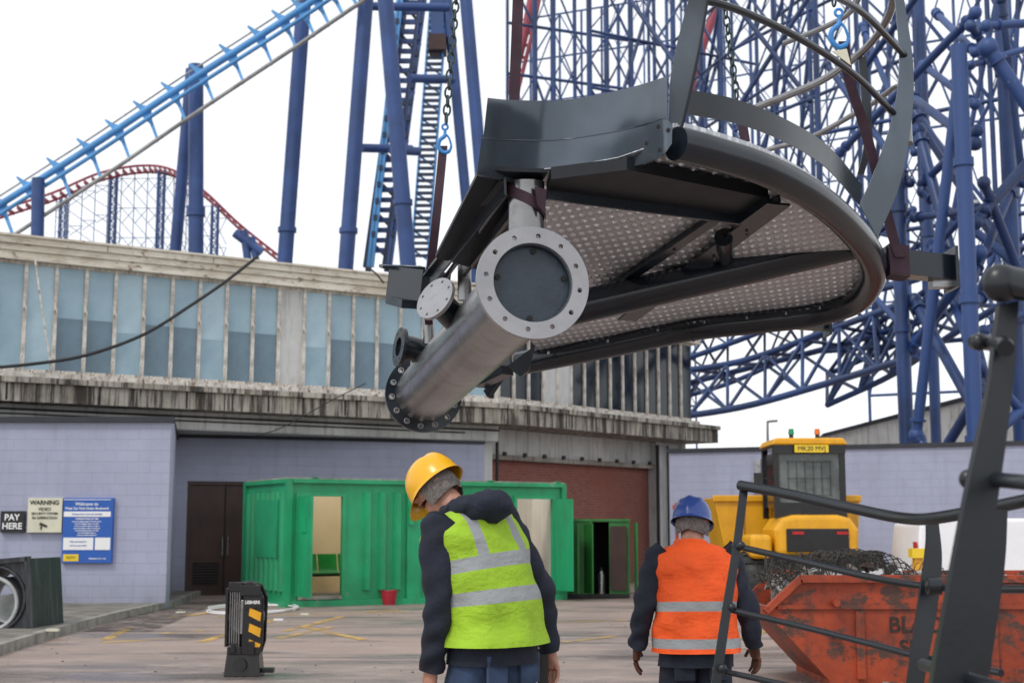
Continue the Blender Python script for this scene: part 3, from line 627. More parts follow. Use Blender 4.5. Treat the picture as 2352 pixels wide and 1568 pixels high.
for i in range(26):
    for dirn in(-1,1):
        pts=[]
        for k in range(14):
            s=i*.07+dirn*k*.06; x=sx(1815)+s; y=yk+.0+k*.11; 
            z=1.04+.27*math.exp(-((x-sx(1960))/.42)**2)+.10*noise.noise(Vector((x*4,y*4,0)))+.05*math.sin(x*9)
            pts.append((x,y,z))
        b.tube(pts,.0055,wirem,4,smooth=False)
for i in range(24):
    x=random.uniform(sx(1730),sx(2050)); pts=[(x+.1*k*random.random(),yk+.05+.1*k,.9+.38*random.random()) for k in range(6)]; b.tube(cat(pts,3),.006,wirem,4)
solo(b,'wire_mesh','crumpled rusty wire mesh fencing on rubble','wire mesh')
b=B()
for i in range(260):
    x=random.uniform(sx(1700),sx(2400)); y=yk+random.uniform(-.7,.0); r=random.uniform(.015,.06); b.box((x,y,r*.4),(r*2,r*1.5,r),random.choice([debm,pavem,wirem]),X=(1,random.random()-.5,0),Y=(0,1,0),Z=(0,.2,1))
solo(b,'rubble','crumbled rubble spilled at the foot of the skip','rubble',kind='stuff')
# ---------------------------------------------------------------- van
yv=24.0; xv=(2098-1176)/F*yv
t=thing('parked_van','white panel van parked beside the lilac wall','van',(xv+2.4,yv+1,0))
b=B(); prof=[(0,.35),(4.6,.35),(4.65,.85),(4.3,1.05),(3.7,1.62),(3.4,1.69),(.25,1.69),(.06,1.6),(-.02,.9)]
b.prism([(xv+x,yv,z) for x,z in prof],(0,1.7,0),white); part(b,'body',t,bev=.06)
b=B(); b.prism([(xv+2.9,yv-.005,1.1),(xv+4.1,yv-.005,1.05),(xv+3.6,yv-.005,1.54),(xv+2.9,yv-.005,1.58)],(0,.01,0),glassD); part(b,'window',t)
b=B(); b.bb(xv+.05,xv+4.6,yv-.02,yv-.001,.62,.72,black); b.bb(xv+1.2,xv+1.215,yv-.006,yv-.001,.5,1.55,black); b.bb(xv+2.7,xv+2.715,yv-.006,yv-.001,.5,1.55,black); part(b,'side_trim',t)
for x in(.9,3.8):
    b=B(); b.tube([(xv+x,yv-.03,.33),(xv+x,yv+.2,.33)],.33,black,24); w_=part(b,'wheel',t); b=B(); b.tube([(xv+x,yv-.04,.33),(xv+x,yv-.01,.33)],.2,steelg,16); part(b,'rim',w_)
b=B(); b.bb(xv-.04,xv+.0,yv+.02,yv+.12,.95,1.3,lampr); part(b,'rear_lamp',t)
b=B(); b.bb(xv-.3,xv-.1,yv-.8,yv-.6,0,1.05,yellow,taper=.7); b.bb(xv-.32,xv-.08,yv-.82,yv-.58,1.05,1.2,platey); solo(b,'bollard','small yellow bollard next to the white van','bollard')
# ---------------------------------------------------------------- roller coaster (blue)
rc=thing('steel_roller_coaster','blue steel roller coaster with sky blue track and tall columns','roller coaster',(-15,70,0))
def gcol(pxt,pyt,pxb,pyb,d,w,m=blue,nm='column',extra=None):
    top=W(pxt,pyt,d);bot=W(pxb,pyb,d); dd=(bot-top); bot=top+dd*((top.z)/(top.z-bot.z)); bot.z=0; r=w/2*d/F
    b=B(); b.tube([top,bot],r,m,16)
    for f in (extra or []): 
        c=top.lerp(bot,f); b.tube([c-Vector((0,0,.12)),c+Vector((0,0,.12))],r*1.22,m,16)
    return part(b,nm,rc)
gcol(450,150,450,575,70,36,extra=[.62*.5,.3]); gcol(440,160,403,575,72,28,extra=[.4]); gcol(88,410,85,600,69,30); gcol(702,-60,655,590,70,36,extra=[.02,.45]); gcol(845,-60,795,600,66,36,extra=[.45]); gcol(880,-60,938,615,62,38,extra=[.4]); gcol(1065,-60,1112,480,64,30); gcol(1022,-60,1078,540,72,24)
gcol(990,600,1015,500,75,18)
TRp=[(-160,572,72),(0,470,70),(220,330,69),(430,190,68),(640,55,67),(760,-25,66),(860,-90,65)]
TR=cat([W(*p) for p in TRp],8)
TM=cat([W(x+6,y+18,d-.2) for x,y,d in TRp],8)
TL=cat([W(x+28,y+72-max(0,x)*.018,d-.5) for x,y,d in TRp],8)
b=B(); b.tube(TR,.17,lblue,10); b.tube(TM,.10,lblue,10); part(b,'spine_rail',rc)
b=B(); b.tube(TL,.10,greyrail,8); part(b,'running_rail',rc)
b=B(); b.tube([p+Vector((-.35,.1,.28)) for p in TR],.05,greyrail,6); part(b,'running_rail',rc)
def along(P,f):
    f*=len(P)-1;i=min(int(f),len(P)-2);return P[i].lerp(P[i+1],f-i)
for i in range(20):
    f=i/19*.97+.012; a=along(TR,f); c=along(TL,f); dirx=(along(TR,min(1,f+.02))-a); dirx.y=0; dirx.normalize(); up=Vector((-dirx.z,0,dirx.x))
    if up.z<0: up=-up
    b=B(); 
    b.prism([a-dirx*.12+up*.1,a+dirx*.35+up*.1,a+dirx*.08+up*.35,a-dirx*.14+up*.75,a-dirx*.24+up*.75],(0,.12,0),lblue)
    b.prism([a-dirx*.22-up*.1,a+dirx*.34-up*.1,a+dirx*.14-up*.55,c+dirx*.13,c-dirx*.0-up*.1,a-dirx*.05-up*.7],(0,.14,0),lblue)
    part(b,'cross_tie',rc)
def ladder(top,bot,w,dz,rail,rung,m1,m2,nm,dep=1.2):
    b=B(); top=Vector(top);bot=Vector(bot); d=(bot-top); L=d.length; d.normalize(); s=Vector((1,0,0))*w/2
    for sg in(-1,1):
        for yy in(0,dep): b.beam(top+s*sg+Vector((0,yy,0)),bot+s*sg+Vector((0,yy,0)),rail,rail,m1,up=(0,1,0))
    n=int(L/dz)
    for i in range(n):
        p=top+d*(i*dz); b.beam(p-s*1.0,p+s*1.0,rung,rung*1.2,m2)
        if i%3==0: b.beam(p-s,p+s+d*dz*1.4+Vector((0,dep,0)),rung*.6,rung*.6,m1)
    return part(b,nm,rc)
ladder(W(955,-60,74),W(862,614,74),1.0,.55,.3,.2,navy,blue,'lift_hill')
ladder(W(925,-60,73.5),W(850,612,73.5),.2,.9,.16,.25,lblue,navy,'lift_rail',.2)
ladder(W(980,-60,73.5),W(893,612,73.5),.2,.9,.12,.25,blue,navy,'lift_rail',.2)
ladder(W(1012,-60,72),W(962,614,72),.85,.33,.1,.13,lblue,navy,'staircase',.5)
b=B(); b.bb(W(985,90,72).x,W(1025,90,72).x,71.5,72.8,W(985,120,72).z,W(985,85,72).z,brown); b.bb(W(990,0,72).x,W(1020,0,72).x,71.8,72.8,W(985,85,72).z,W(985,-60,72).z,bluef); part(b,'motor_house',rc)
for y,x0_,x1_ in((340,830,945),(15,850,1030),(345,900,960),(180,940,1040)): b=B(); b.tube([W(x0_,y,68),W(x1_,y+3,70)],.22,blue,10); part(b,'cross_member',rc)
# red coaster
rr=thing('red_roller_coaster','distant red track coaster hump on thin blue lattice supports','roller coaster',(-40,130,0))
P=cat([W(-120,530,125),W(0,487,126),W(120,448,127),W(230,402,128),W(330,385,130),(W(400,397,130)),W(470,445,130),W(550,520,131),W(640,592,132),W(700,640,133)],6)
b=B(); b.tube([p+Vector((0,0,.20)) for p in P],.12,red,8); b.tube([p+Vector((0,1,-.2)) for p in P],.12,red,8)
for p in P[::1]: b.beam(p+Vector((0,-.1,-.1)),p+Vector((0,1.3,-.1)),.12,.35,red)
part(b,'track',rr)
def mast(px,pyt,d,w,nm='support_mast'):
    b=B(); t_=W(px,pyt,d); s=w/2
    for x in(-s,s):
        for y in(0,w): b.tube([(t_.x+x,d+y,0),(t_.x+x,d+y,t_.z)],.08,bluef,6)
    z=8
    while z<t_.z-.8:
        b.tube([(t_.x-s,d,z),(t_.x+s,d,z+.8)],.05,bluef,5); b.tube([(t_.x+s,d,z),(t_.x-s,d,z+.8)],.05,bluef,5); b.tube([(t_.x-s,d,z),(t_.x+s,d,z)],.05,bluef,5); z+=.8
    part(b,nm,rr)
for px,py in((145,450),(260,400),(370,392),(493,470),(-20,500)): mast(px,py,130,.55)
b=B()
def topy(x): 
    return 448-(x-120)*.42 if x<230 else (390 if x<400 else 400+(x-400)*.9)
for k in range(13):
    x=130+k*30; a=W(x,topy(x)+8,130.5); g=Vector((a.x,130.5,0)); b.tube([a,g],.04,bluef,5)
    x2=x+30
    for yy in range(0,5):
        y0_=topy(x)+20+yy*34; y1_=topy(x2)+54+yy*34
        if y0_<600: b.tube([W(x,y0_,130.5),W(x2,y1_,130.5)],.03,bluef,5)
        if y0_<600 and yy%2==0: b.tube([W(x,y1_,130.5),W(x2,y0_,130.5)],.03,bluef,5)
        if yy%2==0: b.tube([W(x,y0_,130.5),W(x2,y0_,130.5)],.03,bluef,5)
part(b,'bracing',rr)
b=B(); b.tube([W(560,530,120),W(575,640,120)],.35,blue,8); b.tube([W(578,545,120),W(597,640,120)],.3,blue,8); b.tube([W(540,535,120),W(600,580,120)],.4,blue,8); part(b,'support_mast',rr)
# ---------------------------------------------------------------- big lattice
la=thing('steel_support_lattice','dense blue tubular steel lattice carrying a big coaster','steel lattice',(14,70,0))
def bent(p0,p1,z0,z1,nx,nzc,r,m,prob=.8,nm='lattice_frame',jit=.25):
    b=B(); p0=Vector((*p0,0));p1=Vector((*p1,0))
    fx=[0]+[ (i+random.uniform(-jit,jit))/nx for i in range(1,nx)]+[1]
    P=lambda i,k:(lambda q:Vector((q.x,q.y,z0+(z1-z0)*k/nzc)))(p0.lerp(p1,fx[i]))
    for i in range(nx+1): b.tube([P(i,0),P(i,nzc)],r*random.choice([.7,.9,1.3]),m,6)
    for k in range(nzc+1):
        if random.random()<.8: b.tube([P(0,k),P(nx,k)],r*.8,m,6)
    for i in range(nx):
        for k in range(nzc):
            s=random.choice([.35,.5,.7])
            if random.random()<prob: b.tube([P(i,k),P(i+1,k+1)],r*s,m,5)
            if random.random()<prob: b.tube([P(i+1,k),P(i,k+1)],r*s,m,5)
        if random.random()<.4:
            k=random.randint(0,max(0,nzc-4)); b.tube([P(i,k),P(min(nx,i+2),min(nzc,k+4))],r*.9,m,6)
    return part(b,nm,la)
def X(px,d): return (px-1176)/F*d
bent((X(1165,95),95),(X(1560,100),100),0,40,7,11,.15,blul,.5)
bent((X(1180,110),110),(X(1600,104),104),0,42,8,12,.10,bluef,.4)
bent((X(1360,78),78),(X(1760,84),84),13,33,5,6,.12,blul,.6)
bent((X(1560,88),88),(X(1900,70),70),15,36,5,6,.13,blul,.65)
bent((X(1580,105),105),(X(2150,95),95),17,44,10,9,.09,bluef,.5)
bent((X(1700,70),70),(X(2150,58),58),13,30,4,4,.12,blul,.8)
bent((X(1900,60),60),(X(2420,54),54),9,28,4,4,.12,blul,.8)
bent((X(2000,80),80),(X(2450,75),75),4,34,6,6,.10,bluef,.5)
def mem(a,c,w,m=blul,nm='strut'):
    d=(a[2]+c[2])/2; b=B(); r=w/2*d/F; A_=W(*a);C_=W(*c); b.tube([A_,C_],r,m,12); u=(C_-A_).normalized()
    for p,s in((A_,1),(C_,-1)): b.tube([p+u*s*.45,p+u*s*.52],r*1.45,m,12); b.ball(p,r*1.5,m,seg=10,rg=6)
    return part(b,nm,la)
for px,d,w,zt,m in((2082,46,34,13.5,blul),(2240,40,38,15.5,bluefl),(2150,50,24,22,blul),(2345,44,34,24,blul)):
    b=B(); x=X(px,d); b.tube([(x,d,0),(x,d,zt)],w/2*d/F,m,16)
    for z in(4,8,12,16): 
        if z<zt: b.tube([(x,d,z-.12),(x,d,z+.12)],w/2*d/F*1.25,m,16)
    part(b,'column',la)
H_=[((2205,150,42),(2105,1000,44),26),((2110,300,46),(2270,900,42),26),((2095,250,48),(2400,720,44),28),((2240,30,41),(1930,350,50),20),((2270,110,40),(2400,300,40),34),((2240,510,41),(2400,330,42),26),((2100,690,46),(2250,960,42),26),((2110,1010,44),(2250,1180,42),26),((2250,580,41),(2095,800,46),24),((2250,900,41),(2110,1130,45),24),((2240,330,41),(2090,220,47),22),((2120,440,46),(2380,640,42),22),((2265,60,40),(2400,50,41),20),((2260,480,41),(2100,500,46),18),((2260,760,41),(2400,700,42),20),((2260,1020,41),(2110,1045,45),22),((2250,1020,41),(2400,900,42),26),((2250,840,41),(2400,1000,42),22),((2240,120,41),(2150,30,46),18),((2120,150,46),(2240,240,42),18),((2245,300,41),(2120,420,46),20),((2350,650,42),(2260,420,41),22),
((2140,560,46),(2230,800,42),20),((1900,150,50),(2090,420,46),16),((2080,760,46),(1900,560,50),14),((2230,150,41),(2400,100,42),16),((2235,640,41),(2330,420,43),20),((2235,700,41),(2400,560,43),22),((2080,640,46),(2240,470,42),16),((2300,0,42),(2350,420,43),18),((1980,60,52),(2100,350,48),14),((2230,60,41),(2330,200,44),20),((1650,-40,60),(1860,230,58),12),((1880,-40,58),(1700,240,60),12),((1420,-40,70),(1560,160,68),11),((2130,-40,48),(1960,190,52),16)]
for a,c,w in H_: mem(a,c,w,random.choice([blul,blul,blue,bluefl]))
def truss(ch,n,r,rl):
    b=B(); C=[cat(c,6) for c in ch]
    for c in C: b.tube(c,r,blul,8)
    Q=[[along(c,i/n) for i in range(n+1)] for c in C]
    for i in range(n):
        for a in range(len(C)):
            c=(a+1)%len(C); b.tube([Q[a][i],Q[c][i]],rl,blul,6); b.tube([Q[a][i],Q[c][i+1]],rl,blul,6)
            if i%2: b.tube([Q[c][i],Q[a][i+1]],rl*.8,blul,6)
    part(b,'box_truss',la)
truss([[W(1500,965,62),W(1700,935,58),W(1900,880,54),W(2110,815,48)],[W(1500,860,64),W(1700,830,60),W(1900,760,56),W(2090,690,50)],[W(1500,900,70),W(1700,850,66),W(1900,800,62),W(2110,740,56)]],7,.14,.08)
truss([[W(1500,850,66),W(1700,780,62),W(1900,700,56),W(2110,640,50)],[W(1500,760,68),W(1700,690,64),W(1900,600,58),W(2100,480,52)],[W(1500,930,76),W(1700,870,72),W(1900,760,66),W(2110,560,58)]],7,.13,.07)
truss([[W(1900,930,60),W(2050,860,56),W(2200,760,50),W(2400,640,46)],[W(1960,780,62),W(2080,700,57),W(2200,620,52),W(2400,520,47)],[W(1900,860,66),W(2080,780,62),W(2200,700,58),W(2400,560,52)]],6,.13,.09)
b=B(); b.tube([W(1228,-40,100),W(1205,80,100),W(1170,215,100)],.3,red,8); b.tube([W(1246,-40,100),W(1222,80,100),W(1188,215,100)],.15,red,8)
for i in range(9): b.beam(along([W(1228,-40,100),W(1170,215,100)],i/9),along([W(1248,-35,100),W(1190,220,100)],i/9),.2,.2,red)
part(b,'red_track',la)
b=B(); b.tube(cat([W(1665,-20,90),W(1630,60,90),W(1600,150,90),(W(1575,250,90))],5),.3,red,8); part(b,'red_track',la)
# ---------------------------------------------------------------- hanging platform
pf=thing('hanging_platform','dark steel curved viewing platform slung in the air','platform',DK(1600,600))
P1=W(1225,648,6.6);P2=W(972,906,9.6); ax=(P2-P1).normalized()
b=B(); b.tube([P1+ax*.02,P2-ax*.02],.195,steelg,48,caps=False); b.tube([P1+ax*.05,P1+ax*.06],.19,capm,40); b.tube([P2-ax*.06,P2-ax*.05],.19,capm,40)
pole=part(b,'support_pole',pf)
def flange(c,n,R,r,th,mat,nb,br,parent,name='flange',hr=.84,cap=None):
    n=Vector(n).normalized();u=Vector((0,0,1));u=(u-n*u.dot(n)).normalized();w=n.cross(u); c=Vector(c)
    b=B(); S=64
    ri=[c+(u*math.cos(2*math.pi*k/S)+w*math.sin(2*math.pi*k/S))*r for k in range(S)]; ro=[c+(u*math.cos(2*math.pi*k/S)+w*math.sin(2*math.pi*k/S))*R for k in range(S)]
    vs=ri+ro+[v+n*th for v in ri]+[v+n*th for v in ro]
    b.add(vs,[[k,(k+1)%S,S+(k+1)%S,S+k] for k in range(S)]+[[2*S+(k+1)%S,2*S+k,3*S+k,3*S+(k+1)%S] for k in range(S)]+[[S+k,S+(k+1)%S,3*S+(k+1)%S,3*S+k] for k in range(S)]+[[(k+1)%S,k,2*S+k,2*S+(k+1)%S] for k in range(S)],mat)
    o=part(b,name,parent)
    cb=B()
    for k in range(nb):
        a=2*math.pi*(k+.25)/nb; p=c+(u*math.cos(a)+w*math.sin(a))*R*hr; cb.tube([p-n*.02,p+n*(th+.02)],br,dark,16)
    co=part(cb,'cutter',parent); md=o.modifiers.new('b','BOOLEAN'); md.object=co; md.operation='DIFFERENCE'; md.solver='EXACT'
    bpy.context.view_layer.update()
    me=bpy.data.meshes.new_from_object(o.evaluated_get(bpy.context.evaluated_depsgraph_get()))
    o.modifiers.clear(); o.data=me; bpy.data.objects.remove(co)
    return o
flange(P1,ax,.272,.192,.03,flangem,12,.0125,pole)
b=B(); n=-ax; u=(Vector((0,0,1))-n*n.z).normalized(); w=n.cross(u)
b.torus(P1+ax*.03,ax,.19,.006,capm,seg=48)
for a in(.1,1.35,3.2,4.9): c=P1+ax*.045+(u*math.cos(a)-w*math.sin(a))*.165; b.tube([c,c-ax*.004],.014,dark,12)
part(b,'cap_detail',pole)
flange(P2-ax*.03,ax,.262,.19,.03,steel,14,.0115,pole)
b=B(); u=(Vector((0,0,1))-ax*ax.z).normalized(); w=ax.cross(u)
for k in range(14):
    a=2*math.pi*(k+.25)/14; c=P2-ax*.034+(u*math.cos(a)+w*math.sin(a))*.262*.84; b.torus(c,ax,.017,.004,flangem,seg=12)
part(b,'bolt_washer',pole)
pc=P1.lerp(P2,.43); f1=W(998,684,7.55); nn=Vector((.55,.62,-.35)).normalized()
b=B(); b.tube([f1+nn*.02,pc],.075,steel,24); part(b,'branch_pipe',pole)
flange(f1,nn,.125,.02,.022,flangem,8,.009,pole,'branch_flange',.8); b=B(); b.tube([f1+nn*.001,f1+nn*.02],.03,flangem,24); part(b,'cover_plate',pole)
pc=P1.lerp(P2,.80); f2=W(922,797,8.9); n2=Vector((.9,.35,-.1)).normalized()
b=B(); b.tube([f2+n2*.02,f2+n2*.12,pc],.085,steel,24); part(b,'branch_pipe',pole)
flange(f2-n2*.02,n2,.125,.06,.025,steel,8,.01,pole,'branch_flange',.82); b=B(); b.tube([f2-n2*.0,f2+n2*.02],.07,steel,24); part(b,'cover_plate',pole)
ringpx=[(1553,330),(1640,352),(1760,392),(1870,452),(1950,520),(1998,585),(2004,640),(1965,692),(1870,722),(1740,738),(1590,755),(1420,790),(1230,828),(1190,836)]
ring=cat([DK(*p) for p in ringpx],8)
b=B(); b.tube(ring,.080,steel,28); part(b,'ring_beam',pf)
b=B(); b.torus(along(ring,.77),(ring[-18]-ring[-20]),.082,.005,steel,seg=24); part(b,'weld_seam',pf)
out=[DK(*p,.0) for p in((1250,412),(1300,408),(1420,386),(1540,345))]+ring[4:-6:2]+[DK(1230,812),DK(1110,690)]
b=B(); b.prism([p+Vector((0,0,.05)) for p in out],(0,0,.004),grate); part(b,'deck_plate',pf)
b=B(); b.prism([DK(*p)+Vector((0,0,.035)) for p in((1105,402),(1160,410),(1258,413),(1120,640),(1000,606))],(0,0,.02),steeld); part(b,'edge_plate',pf)
b=B(); b.sheet([p+Vector((0,0,.088)) for p in ring[2:46]],[p+Vector((-.10,-.0,.088)) for p in ring[2:46]],(0,0,.02),grate); part(b,'grating_edge',pf)
# fascia
tp=[(1120,225),(1180,230),(1290,230),(1400,212),(1470,195),(1532,175)]; sm_=[(1110,316),(1170,320),(1278,320),(1400,303),(1470,288),(1533,268)]
dep=[6.46,6.70,6.84,6.72,6.54,6.32]
T_=cat([W(x,y,d-.0) for (x,y),d in zip(tp,dep)],8);S_=cat([W(x,y,d) for (x,y),d in zip(sm_,dep)],8)
b=B(); b.sheet(T_,S_,(0,.012,0),fasc); part(b,'upper_fascia',pf)
S2=cat([W(x,y,d-.02) for (x,y),d in zip([(1108,318),(1170,322),(1278,322),(1400,305),(1480,287),(1525,272),(1545,282)],dep+[6.31])],8);B2=cat([W(x,y,d-.02) for (x,y),d in zip([(1098,401),(1160,411),(1270,414),(1400,395),(1475,376),(1520,358),(1543,330)],dep+[6.31])],8)
b=B(); b.sheet(S2,B2,(0,.03,0),fasc); b.tube(S2,.003,fasc,6); part(b,'lower_fascia',pf)
for x,y in((1485,330),(1512,292),(1515,345),(1535,300)): b=B(); p=W(x,y,6.28); b.tube([p,p+Vector((0,-.012,0))],.009,dark,10); part(b,'bolt',pf)
b=B(); b.prism([W(1100,400,6.50),W(1112,310,6.50),W(1118,312,7.0),W(1108,402,7.0)],(-.01,0,0),steel); part(b,'end_plate',pf)
def rib(L,R,d0,d1,nm='upright',th=.014):
    a=cat([W(x,y,d0+(d1-d0)*i/(len(L)-1)) for i,(x,y) in enumerate(L)],6); c=cat([W(x,y,d0+(d1-d0)*i/(len(R)-1)) for i,(x,y) in enumerate(R)],6)
    b=B(); b.sheet(a,c,(0,th,0),fasc if nm=='upright' else steel); return part(b,nm,pf)
rib([(1536,270),(1540,180),(1560,80),(1582,0),(1600,-70)],[(1562,300),(1585,200),(1606,100),(1624,0),(1640,-70)],6.40,6.25)
rib([(1562,300),(1585,200),(1606,100),(1624,0),(1640,-70)],[(1568,298),(1592,200),(1612,100),(1629,0),(1645,-70)],6.385,6.24,'upright_edge')
rib([(1975,470),(2008,395),(2050,270),(2066,150),(2056,0),(2045,-60)],[(2016,546),(2068,420),(2096,260),(2097,140),(2080,20),(2065,-60)],8.05,7.9)
rib([(1972,130),(1980,240),(1985,330),(1970,400)],[(1990,130),(2000,240),(2003,330),(1985,400)],8.9,9.0,'rear_upright')
def rail(pts,r=.021,m=steel): b=B(); b.tube(cat([W(*p) for p in pts],8),r,m,12); part(b,'hand_rail',pf)
rail([(1600,-4,6.3),(1700,25,6.5),(1830,85,6.9),(1960,170,7.45),(2060,268,8.05)],.019)
rail([(1700,-80,6.3),(1860,-30,6.7),(1975,25,7.3),(2082,132,8.0)],.019)
rail([(2058,-30,8.1),(2040,40,8.4),(1990,110,8.8),(1900,178,9.1),(1820,215,9.3),(1730,250,9.5)],.025,steelg)
rail([(2090,330,8.1),(2075,200,8.6),(2000,240,9.0),(1870,312,9.4),(1760,345,9.6)],.018,steelg)
rail([(1990,-60,8.6),(1960,20,8.8),(1900,60,9.0),(1800,100,9.2)],.018,steelg)
b=B(); a=cat([W(*p) for p in((1578,205,6.42),(1690,228,6.6),(1800,272,6.9),(1900,335,7.4),(1978,425,8.0))],8); c=cat([W(*p) for p in((1578,262,6.42),(1690,284,6.6),(1800,326,6.9),(1895,385,7.4),(1972,470,8.0))],8)
b.sheet(a,c,(0.01,.01,0),steel); part(b,'kick_plate',pf)
# under structure
b=B(); b.prism([DK(x,y,-.03) for x,y in((1266,412),(1440,390),(1765,455),(1700,503),(1255,447))],(0,0,.06),steeld); part(b,'under_plate',pf)
b=B(); b.beam(DK(1255,447,-.05),DK(1700,505,-.05),.02,.05,steel); b.beam(DK(1700,505,-.05),DK(1765,457,-.05),.02,.05,steel); part(b,'plate_flange',pf)
arm0=W(1300,712,8.15);arm1=W(1965,556,8.15)
b=B(); b.tube([arm0,arm1],.098,steel,28); part(b,'cantilever_arm',pf)
def ubeam(p,q,w=.07,h=.1,off=0,m=steel): 
    b=B(); a=DK(*p,off);c=DK(*q,off); b.beam(a,c,w,.012,m); b.beam(a+Vector((0,0,h/2)),c+Vector((0,0,h/2)),.012,h-.014,m)
    k=int((c-a).length/.35)
    for i in range(1,k):
        p_=a.lerp(c,i/k)+Vector((.02,0,-.012)); b.tube([p_,p_-Vector((0,0,.012))],.009,steelg,6)
    part(b,'under_beam',pf)
ubeam((1640,508),(1370,690),m=steel); ubeam((1790,468),(1440,735),.13,.09,m=steel)
b=B(); 
for i in range(7):
    p=along(ring,.60+.05*i)+Vector((-.05,-.12,.02)); b.tube([p,p-Vector((0,0,.02))],.010,steelg,6)
part(b,'bolt_row',pf)
b=B(); b.tube([DK(1662,545),W(1664,600,8.15)],.05,steel,20); part(b,'stub_column',pf)
b=B(); s0=W(1209,418,6.75);s1=W(1209,590,6.78); b.tube([s0,s1],.088,steelg,28); part(b,'stub_column',pf)
b=B(); b.tube([W(1067,600,8.1),W(1067,690,8.1)],.04,steelg,20); part(b,'stub_column',pf)
b=B(); b.tube([W(985,735,8.8),W(985,790,8.8)],.035,steelg,16); part(b,'stub_column',pf)
b=B(); b.beam(DK(1160,418),W(985,640,8.2),.012,.13,steel); b.beam(DK(1163,414,.02),W(985,633,8.2),.07,.012,steel); part(b,'edge_beam',pf)
b=B(); b.tube([W(1166,440,6.8),W(1010,655,8.4)],.016,steelg,10); part(b,'edge_rail',pf)
b=B(); b.beam(W(1185,450,6.8),W(1060,610,8.1),.02,.16,steel); part(b,'edge_beam',pf)
b=B(); b.beam(W(922,650,8.6),W(1000,660,8.3),.2,.19,steel); b.beam(W(922,690,8.6),W(960,700,8.3),.2,.05,steel); b.beam(W(918,612,8.7),W(928,615,8.5),.26,.02,steel) ; part(b,'end_bracket',pf)
b=B(); b.beam(W(2020,600,8.3),W(2178,618,8.5),.13,.15,steel); b.box(W(2184,620,8.5),(.018,.26,.25),steel,X=(1,.1,0)); b.box(W(2160,652,8.5),(.12,.1,.05),steelg); part(b,'bracket_arm',pf)
b=B(); b.beam(W(1800,735,9.5),W(1898,742,9.6),.12,.1,steel); b.box(W(1900,745,9.6),(.02,.2,.16),steel); part(b,'bracket_arm',pf)
b=B(); b.prism([W(1165,840,8.9),W(1230,792,8.9),W(1215,850,8.9),W(1195,865,8.9)],(0,.06,0),steel); part(b,'bracket',pf)
b=B(); b.beam(W(1100,880,9.3),W(1165,850,9.1),.1,.06,steel); b.beam(W(1120,905,9.4),W(1150,860,9.3),.04,.06,steel); part(b,'bracket',pf)
# ---------------------------------------------------------------- slings
def chain(a,c,lab,link_=.055,r=.0065):
    a=Vector(a);c=Vector(c);d=(c-a).normalized();n=int((c-a).length/link_);b=B()
    for i in range(n+1):
        b.torus(a+d*(i*link_),(1,.3,0) if i%2 else (.3,-1,0),.020,r,chainm,e=1.75,longax=d,seg=12,sg=6)
    solo(b,'lifting_chain',lab,'chain',group='lifting chains')
def ribbon(pts,w,lab,tw=(1,0,0)):
    P=cat([W(*p) for p in pts],6); b=B(); t=Vector(tw).normalized()*w/2; b.sheet([p-t for p in P],[p+t for p in P],(0,.008,0),strap)
    return b
def hook(c,s,lab):
    c=Vector(c); b=B()
    pts=[(0,.09),(0,.05),(-.005,.03),(-.04,.0),(-.05,-.045),(-.03,-.085),(.005,-.1),(.04,-.08),(.05,-.045)]
    b.tube(cat([c+Vector((x*s,0,z*s)) for x,z in pts],5),[.012*s]*6+[.016*s]*29+[.010*s]*6,hookb,10)
    b.tube(cat([c+Vector((x*s,0,z*s)) for x,z in((.0,.05),(.03,.02),(.05,-.04))],4),.008*s,hookb,8); b.torus(c+Vector((0,0,.105*s)),(0,1,0),.022*s,.009*s,hookb)
    solo(b,'lifting_hook',lab,'hook',group='lifting hooks')
chain(W(1052,-60,8.2),W(1024,285,8.1),'steel lifting chain above a blue hook'); hook(W(1022,322,8.1),.75,'blue lifting hook holding a purple sling')
b=ribbon([(1018,335,8.1),(1012,400,8.1),(1000,520,8.1),(985,655,8.3),(983,700,8.6),(985,745,8.75)],.05,''); 
solo(b,'lifting_sling','purple webbing sling running down to the steel pole','sling')
b=ribbon([(1192,-60,6.89),(1187,80,6.92),(1181,240,6.95),(1180,400,6.95)],.055,'')
P=[]
for k in range(17):
    a=math.pi*1.15*k/16+math.pi*.92; P.append(W(1209,440,6.76)+Vector((.094*math.cos(a),.094*math.sin(a),.03-.010*k)))
b.sheet([p+Vector((0,0,.028)) for p in P],[p-Vector((0,0,.03)) for p in P],(0,.004,0),strap); b.prism([W(1228,428,6.64),W(1256,436,6.66),W(1252,492,6.66),(W(1234,470,6.64))],(0,.02,0),strap)
solo(b,'lifting_sling','purple webbing sling choked around the stub column','sling')
chain(W(1655,-60,8.6),W(1694,235,8.5),'steel lifting chain dropping behind the railing')
solo(ribbon([(1697,236,8.5),(1708,300,8.5),(1712,325,8.5)],.06,''),'lifting_sling','short purple webbing sling at the deck edge','sling')
chain(W(1908,-60,7.95),W(1918,20,7.95),'short steel lifting chain over blue hook'); hook(W(1928,70,7.9),1.0,'blue lifting hook above the curved railing')
b=ribbon([(1938,95,7.9),(1950,180,7.95),(1985,290,8.05),(2020,420,8.15),(2052,545,8.2),(2068,590,8.2)],.06,'')
b.box(W(2058,603,8.3),(.12,.17,.185),strap,X=(1,.1,-.1)); b.prism([W(1912,118,7.88),W(1945,112,7.88),W(1955,150,7.88),W(1935,135,7.88)],(0,.01,0),signc)
solo(b,'lifting_sling','purple webbing sling wrapped on the bracket arm','sling')
